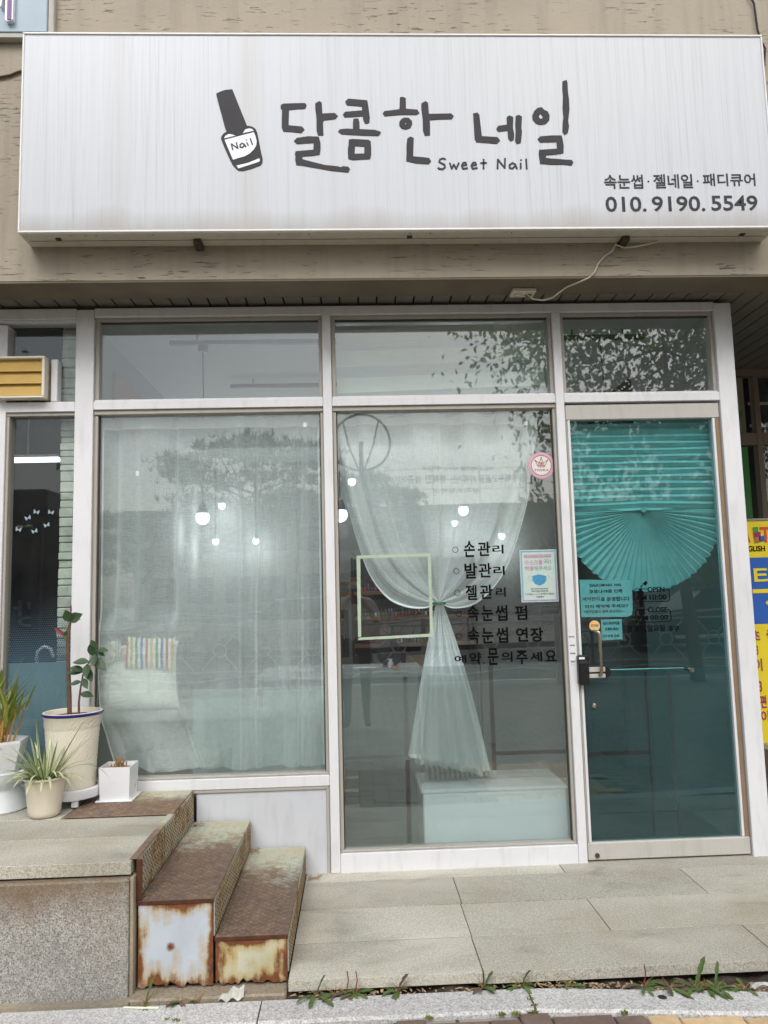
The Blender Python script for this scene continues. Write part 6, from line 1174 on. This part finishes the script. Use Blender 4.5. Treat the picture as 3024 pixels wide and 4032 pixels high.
for x in (-7.4, -3.7): 
    for y in (-6.5, -5.25): MB().cbox(x-.05, x+.05, y-.05, y+.05, SW, 2.35, .008).build('post', MAT['dark'], bsh)
MB().box(-7.3, -3.8, -6.5, -6.47, .1, 2.3).build('back_panel', MAT['carglass'], bsh); MB().box(-3.72, -3.68, -6.44, -5.31, .1, 2.3).build('side_panel', MAT['carglass'], bsh); MB().cbox(-7.2, -4.0, -6.4, -6.0, .3, .36, .01).build('seat', MAT['bark'], bsh)
mtext('강남스', -5.3, -4.1, 1.0, 1.35, -6.459, 'rail', bsh)
# ---------------------------------------------------------------- the photographer, mirrored in the middle pane
def skin_mesh(pts, edges, rad, root, sub=2):
    me = bpy.data.meshes.new('sk'); me.from_pydata(pts, edges, []); o = bpy.data.objects.new('sk', me); COL.objects.link(o)
    md = o.modifiers.new('s', 'SKIN'); me.skin_vertices[0].data[0].use_root = False
    for i, r_ in enumerate(rad): me.skin_vertices[0].data[i].radius = r_ if isinstance(r_, tuple) else (r_, r_)
    me.skin_vertices[0].data[root].use_root = True; md.use_smooth_shade = True; md.branch_smoothing = .3
    sb = o.modifiers.new('u', 'SUBSURF'); sb.levels = sub; sb.render_levels = sub
    bpy.context.view_layer.update(); out = bpy.data.meshes.new_from_object(o.evaluated_get(bpy.context.evaluated_depsgraph_get()))
    bpy.data.objects.remove(o); bpy.data.meshes.remove(me); return out
PXX, PYY, G = .0, -4.22, SW
pp = thing('person', 'person in a white shirt, dark trousers and face mask holding up a phone', 'person', (PXX, PYY, G))
V = {}; names = []; rad = []; E_ = []
def J(n, x, y, z, r_): V[n] = len(names); names.append((x, y, z)); rad.append(r_)
J('pel', 0, 0, .86, (.145, .105)); J('wai', 0, .0, 1.00, (.125, .09)); J('che', 0, .01, 1.16, (.15, .10)); J('sho', 0, .0, 1.29, (.12, .085)); J('nec', 0, .01, 1.37, .052); J('hea', 0, .02, 1.43, (.07, .075)); J('top', 0, .01, 1.52, (.078, .09)); J('cro', 0, .0, 1.57, (.05, .06))
for s_, t in ((1, 'r'), (-1, 'l')):
    J('hip'+t, s_*.095, 0, .82, .085); J('kne'+t, s_*.10, .01, .44, .056); J('cal'+t, s_*.10, -.01, .30, .05); J('ank'+t, s_*.10, -.01, .09, .036); J('toe'+t, s_*.115, .13, .035, (.04, .03)); J('hee'+t, s_*.10, -.045, .04, .034)
    J('ssh'+t, s_*.165, 0, 1.27, .058); J('elb'+t, s_*.235, .10, 1.05, .042); J('wri'+t, s_*.09, .30, 1.28, .027); J('pal'+t, s_*.055, .335, 1.33, (.035, .018))
e = [('pel','wai'),('wai','che'),('che','sho'),('sho','nec'),('nec','hea'),('hea','top'),('top','cro')]
for t in 'rl': e += [('pel','hip'+t),('hip'+t,'kne'+t),('kne'+t,'cal'+t),('cal'+t,'ank'+t),('ank'+t,'toe'+t),('ank'+t,'hee'+t),('sho','ssh'+t),('ssh'+t,'elb'+t),('elb'+t,'wri'+t),('wri'+t,'pal'+t)]
me = skin_mesh(names, [(V[a], V[b]) for a, b in e], rad, V['pel'])
for mt in ('skin', 'shirt', 'trouser', 'dark'): me.materials.append(MAT[mt])
for p in me.polygons:
    c = p.center; p.use_smooth = True
    if c.z < .085: k = 3
    elif c.z < .92 and abs(c.x) < .2: k = 2
    elif c.z < 1.355 and not (c.y > .16): k = 1
    else: k = 0
    p.material_index = k
o = bpy.data.objects.new('body', me); COL.objects.link(o); o.parent = pp
def ell(m, c, r_, n=14, keep=lambda p: True):
    t = MB().lathe([(math.sin(i*math.pi/n), -math.cos(i*math.pi/n)) for i in range(n+1)], 18)
    t.v = [(c[0]+p[0]*r_[0], c[1]+p[1]*r_[1], c[2]+p[2]*r_[2]) for p in t.v]; t.f = [f for f in t.f if keep([sum(t.v[i][k] for i in f)/len(f) for k in range(3)])]; m.add(t.v, t.f); return m
P0 = (PXX, PYY, G)
def wp(m): m.v = [(p[0]+P0[0], p[1]+P0[1], p[2]+P0[2]) for p in m.v]; return m
wp(ell(MB(), (0, -.005, 1.515), (.094, .108, .115), keep=lambda p: p[2] > 1.535 or p[1] < .0)).build('hair', MAT['hair'], pp, 60)
wp(ell(MB(), (0, .045, 1.435), (.07, .07, .05), keep=lambda p: p[1] > .05)).build('face_mask', MAT['paper'], pp, 60)
for s_ in (-1, 1): wp(ell(MB(), (s_*.033, .092, 1.505), (.013, .008, .007), 8)).build('eye', MAT['dark'], pp); wp(ell(MB(), (s_*.083, .0, 1.49), (.012, .02, .03), 8)).build('ear', MAT['skin'], pp)
wp(ell(MB(), (0, .10, 1.475), (.012, .014, .018), 8)).build('nose', MAT['skin'], pp)
for s_ in (-1, 1):
    for k in range(5):
        b = Vector((s_*(.05 + (.012 if k == 4 else 0)), .335, 1.315 + .019*k)) if k < 4 else Vector((s_*.05, .32, 1.31)); L_ = (.055, .065, .068, .06, .05)[k]
        q = [b, b + Vector((-s_*.012, .025 if k < 4 else -.012, .006)), b + Vector((-s_*.03, .03 if k < 4 else -.014, .01 if k < 4 else .035))]
        wp(MB().tube(q, [.009, .008, .006], 7)).build('finger', MAT['skin'], pp, 60)
ph = thing('phone', 'dark smartphone held up by the mirrored photographer', 'phone', (0, -3.87, 1.24)); MB().cbox(-.037, .037, -3.872, -3.863, 1.215, 1.365, .003).build('case', MAT['black'], ph)
for o in list(bpy.data.objects):
    if '_b' in o: del o['_b']
